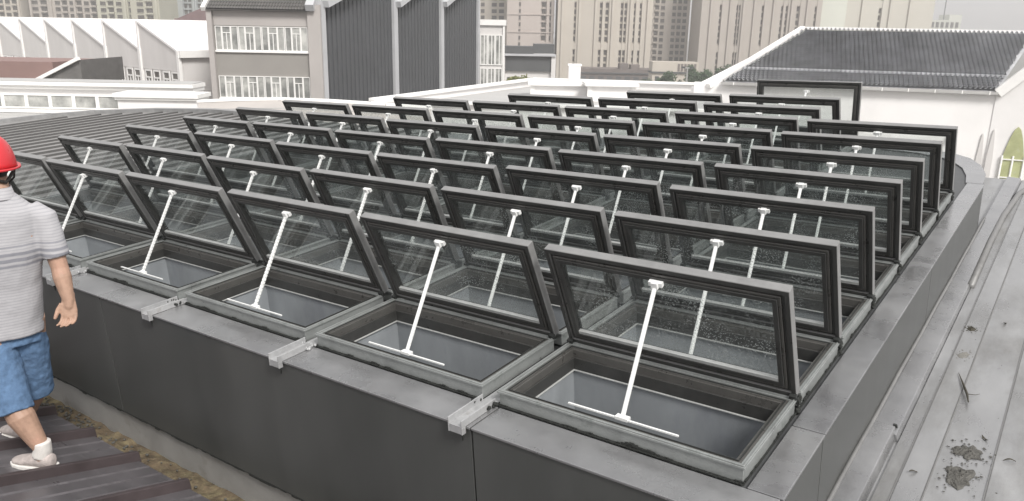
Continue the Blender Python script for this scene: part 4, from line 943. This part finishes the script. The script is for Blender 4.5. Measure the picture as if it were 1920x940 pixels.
# socks and shoes
for A_, toe in ((ANL, wpt(-2.335, 3.345, 22.985)), (ANR, wpt(-2.615, 3.735, 22.945))):
    heel = Vector((A_.x, A_.y, 0)) + Vector((0, 0, A_.z - .075)); fd = Vector((toe.x - heel.x, toe.y - heel.y, 0)).normalized(); sd = Vector((-fd.y, fd.x, 0)); zg = heel.z - .028
    k_ = MB(); k_.tube([A_ + UP * .045, A_, A_ + UP * -.035 + fd * .01], [.040, .040, .044], 14); soft(k_.build('sock', 'sock', man, None, True), .006, 3)
    def R_(t, w, z0, z1, n=14): 
        c = Vector((heel.x, heel.y, 0)) + fd * t; return [c + sd * w * math.cos(2 * math.pi * q / n) + UP * ((z0 + z1) / 2 + (z1 - z0) / 2 * math.sin(2 * math.pi * q / n)) for q in range(n)]
    u_ = MB(); u_.loft([R_(-.052, .018, zg + .025, zg + .06), R_(-.04, .034, zg + .012, zg + .085), R_(0, .038, zg + .01, zg + .085), R_(.06, .040, zg + .01, zg + .075), R_(.11, .043, zg + .01, zg + .055), R_(.15, .038, zg + .01, zg + .046), R_(.175, .02, zg + .014, zg + .036)])
    sh = u_.build('shoe', 'shoe', man, None, True); soft(sh, .005, 4)
    l_ = MB(); 
    prof = [(-.056, .022), (-.045, .038), (0, .041), (.06, .043), (.11, .047), (.15, .042), (.180, .022)]
    out = [Vector((heel.x, heel.y, zg)) + fd * t + sd * w for t, w in prof] + [Vector((heel.x, heel.y, zg)) + fd * t - sd * w for t, w in reversed(prof)]
    l_.prism(out, (0, 0, .024)); bevel(l_.build('sole', 'sole', sh), .005, 2)
# hair, helmet and strap
h_ = MB(); h_.sphere(HD + UP * -.005 - FV * .006, (.072, .088, .094), 20, 12, 0, (RV, FV, UP)); hr = h_.build('hair', 'hair', man, None, True)
hm = MB(); HC = HD + UP * -.030; rings = []
for j in range(12):
    a = math.pi / 2 * j / 11.5; ca, sa = math.cos(a) ** .82, math.sin(a); rg = []
    for k in range(40):
        t = 2 * math.pi * k / 40; ridge = 1 + .035 * max(0, 1 - abs(math.cos(t)) * 3.2) * sa
        rg.append(HC + RV * .098 * ca * math.cos(t) + FV * .120 * ca * math.sin(t) + UP * .146 * sa * ridge)
    rings.append(rg)
hm.loft(rings); hl = hm.build('helmet', 'helmet', man, None, True)
hb_ = MB(); rg = []
for dz, k1 in ((.0, 1.0), (.004, 1.12), (-.006, 1.13), (-.010, 1.0)):
    rg.append([HC + RV * .100 * k1 * math.cos(2 * math.pi * k / 40) + FV * (.122 * k1 + (.035 if math.sin(2 * math.pi * k / 40) > .3 and k1 > 1 else 0)) * math.sin(2 * math.pi * k / 40) + UP * dz for k in range(40)])
hb_.loft(rg, 0, False); hb_.build('helmet_brim', 'helmet', hl, None, True)
st = MB(); st.tube([HD + RV * .088 + UP * -.03 - FV * .02, HD + RV * .078 + UP * -.085 + FV * .01, HD + RV * .04 + UP * -.125 + FV * .05, HD + UP * -.135 + FV * .06], .0045, 6)
st.tube([HD + RV * .080 + UP * -.05 - FV * .045, HD + RV * .05 + UP * -.09 - FV * .08, HD + UP * -.07 - FV * .095], .008, 6); st.build('chin_strap', 'hair', man, None, True)

# ================================================================ HAZE: thin even air round everything
hz = MB(); hz.box(-1210, 1210, -310, 1810, -1.0, 82.0)
hme = bpy.data.meshes.new('haze'); hme.from_pydata(hz.v, [], hz.f)
hm_ = bpy.data.materials.new('haze_air'); hm_.use_nodes = True
hn = hm_.node_tree.nodes; hn.remove(hn['Principled BSDF'])
pv = hn.new('ShaderNodeVolumePrincipled'); pv.inputs['Color'].default_value = (0.95, 0.94, 0.93, 1); pv.inputs['Density'].default_value = 0.0009; pv.inputs['Anisotropy'].default_value = 0.2
hm_.node_tree.links.new(pv.outputs[0], hn['Material Output'].inputs['Volume'])
hme.materials.append(hm_); tag(link('haze', hme), 'thin pale haze over the whole place', 'haze', kind='stuff')
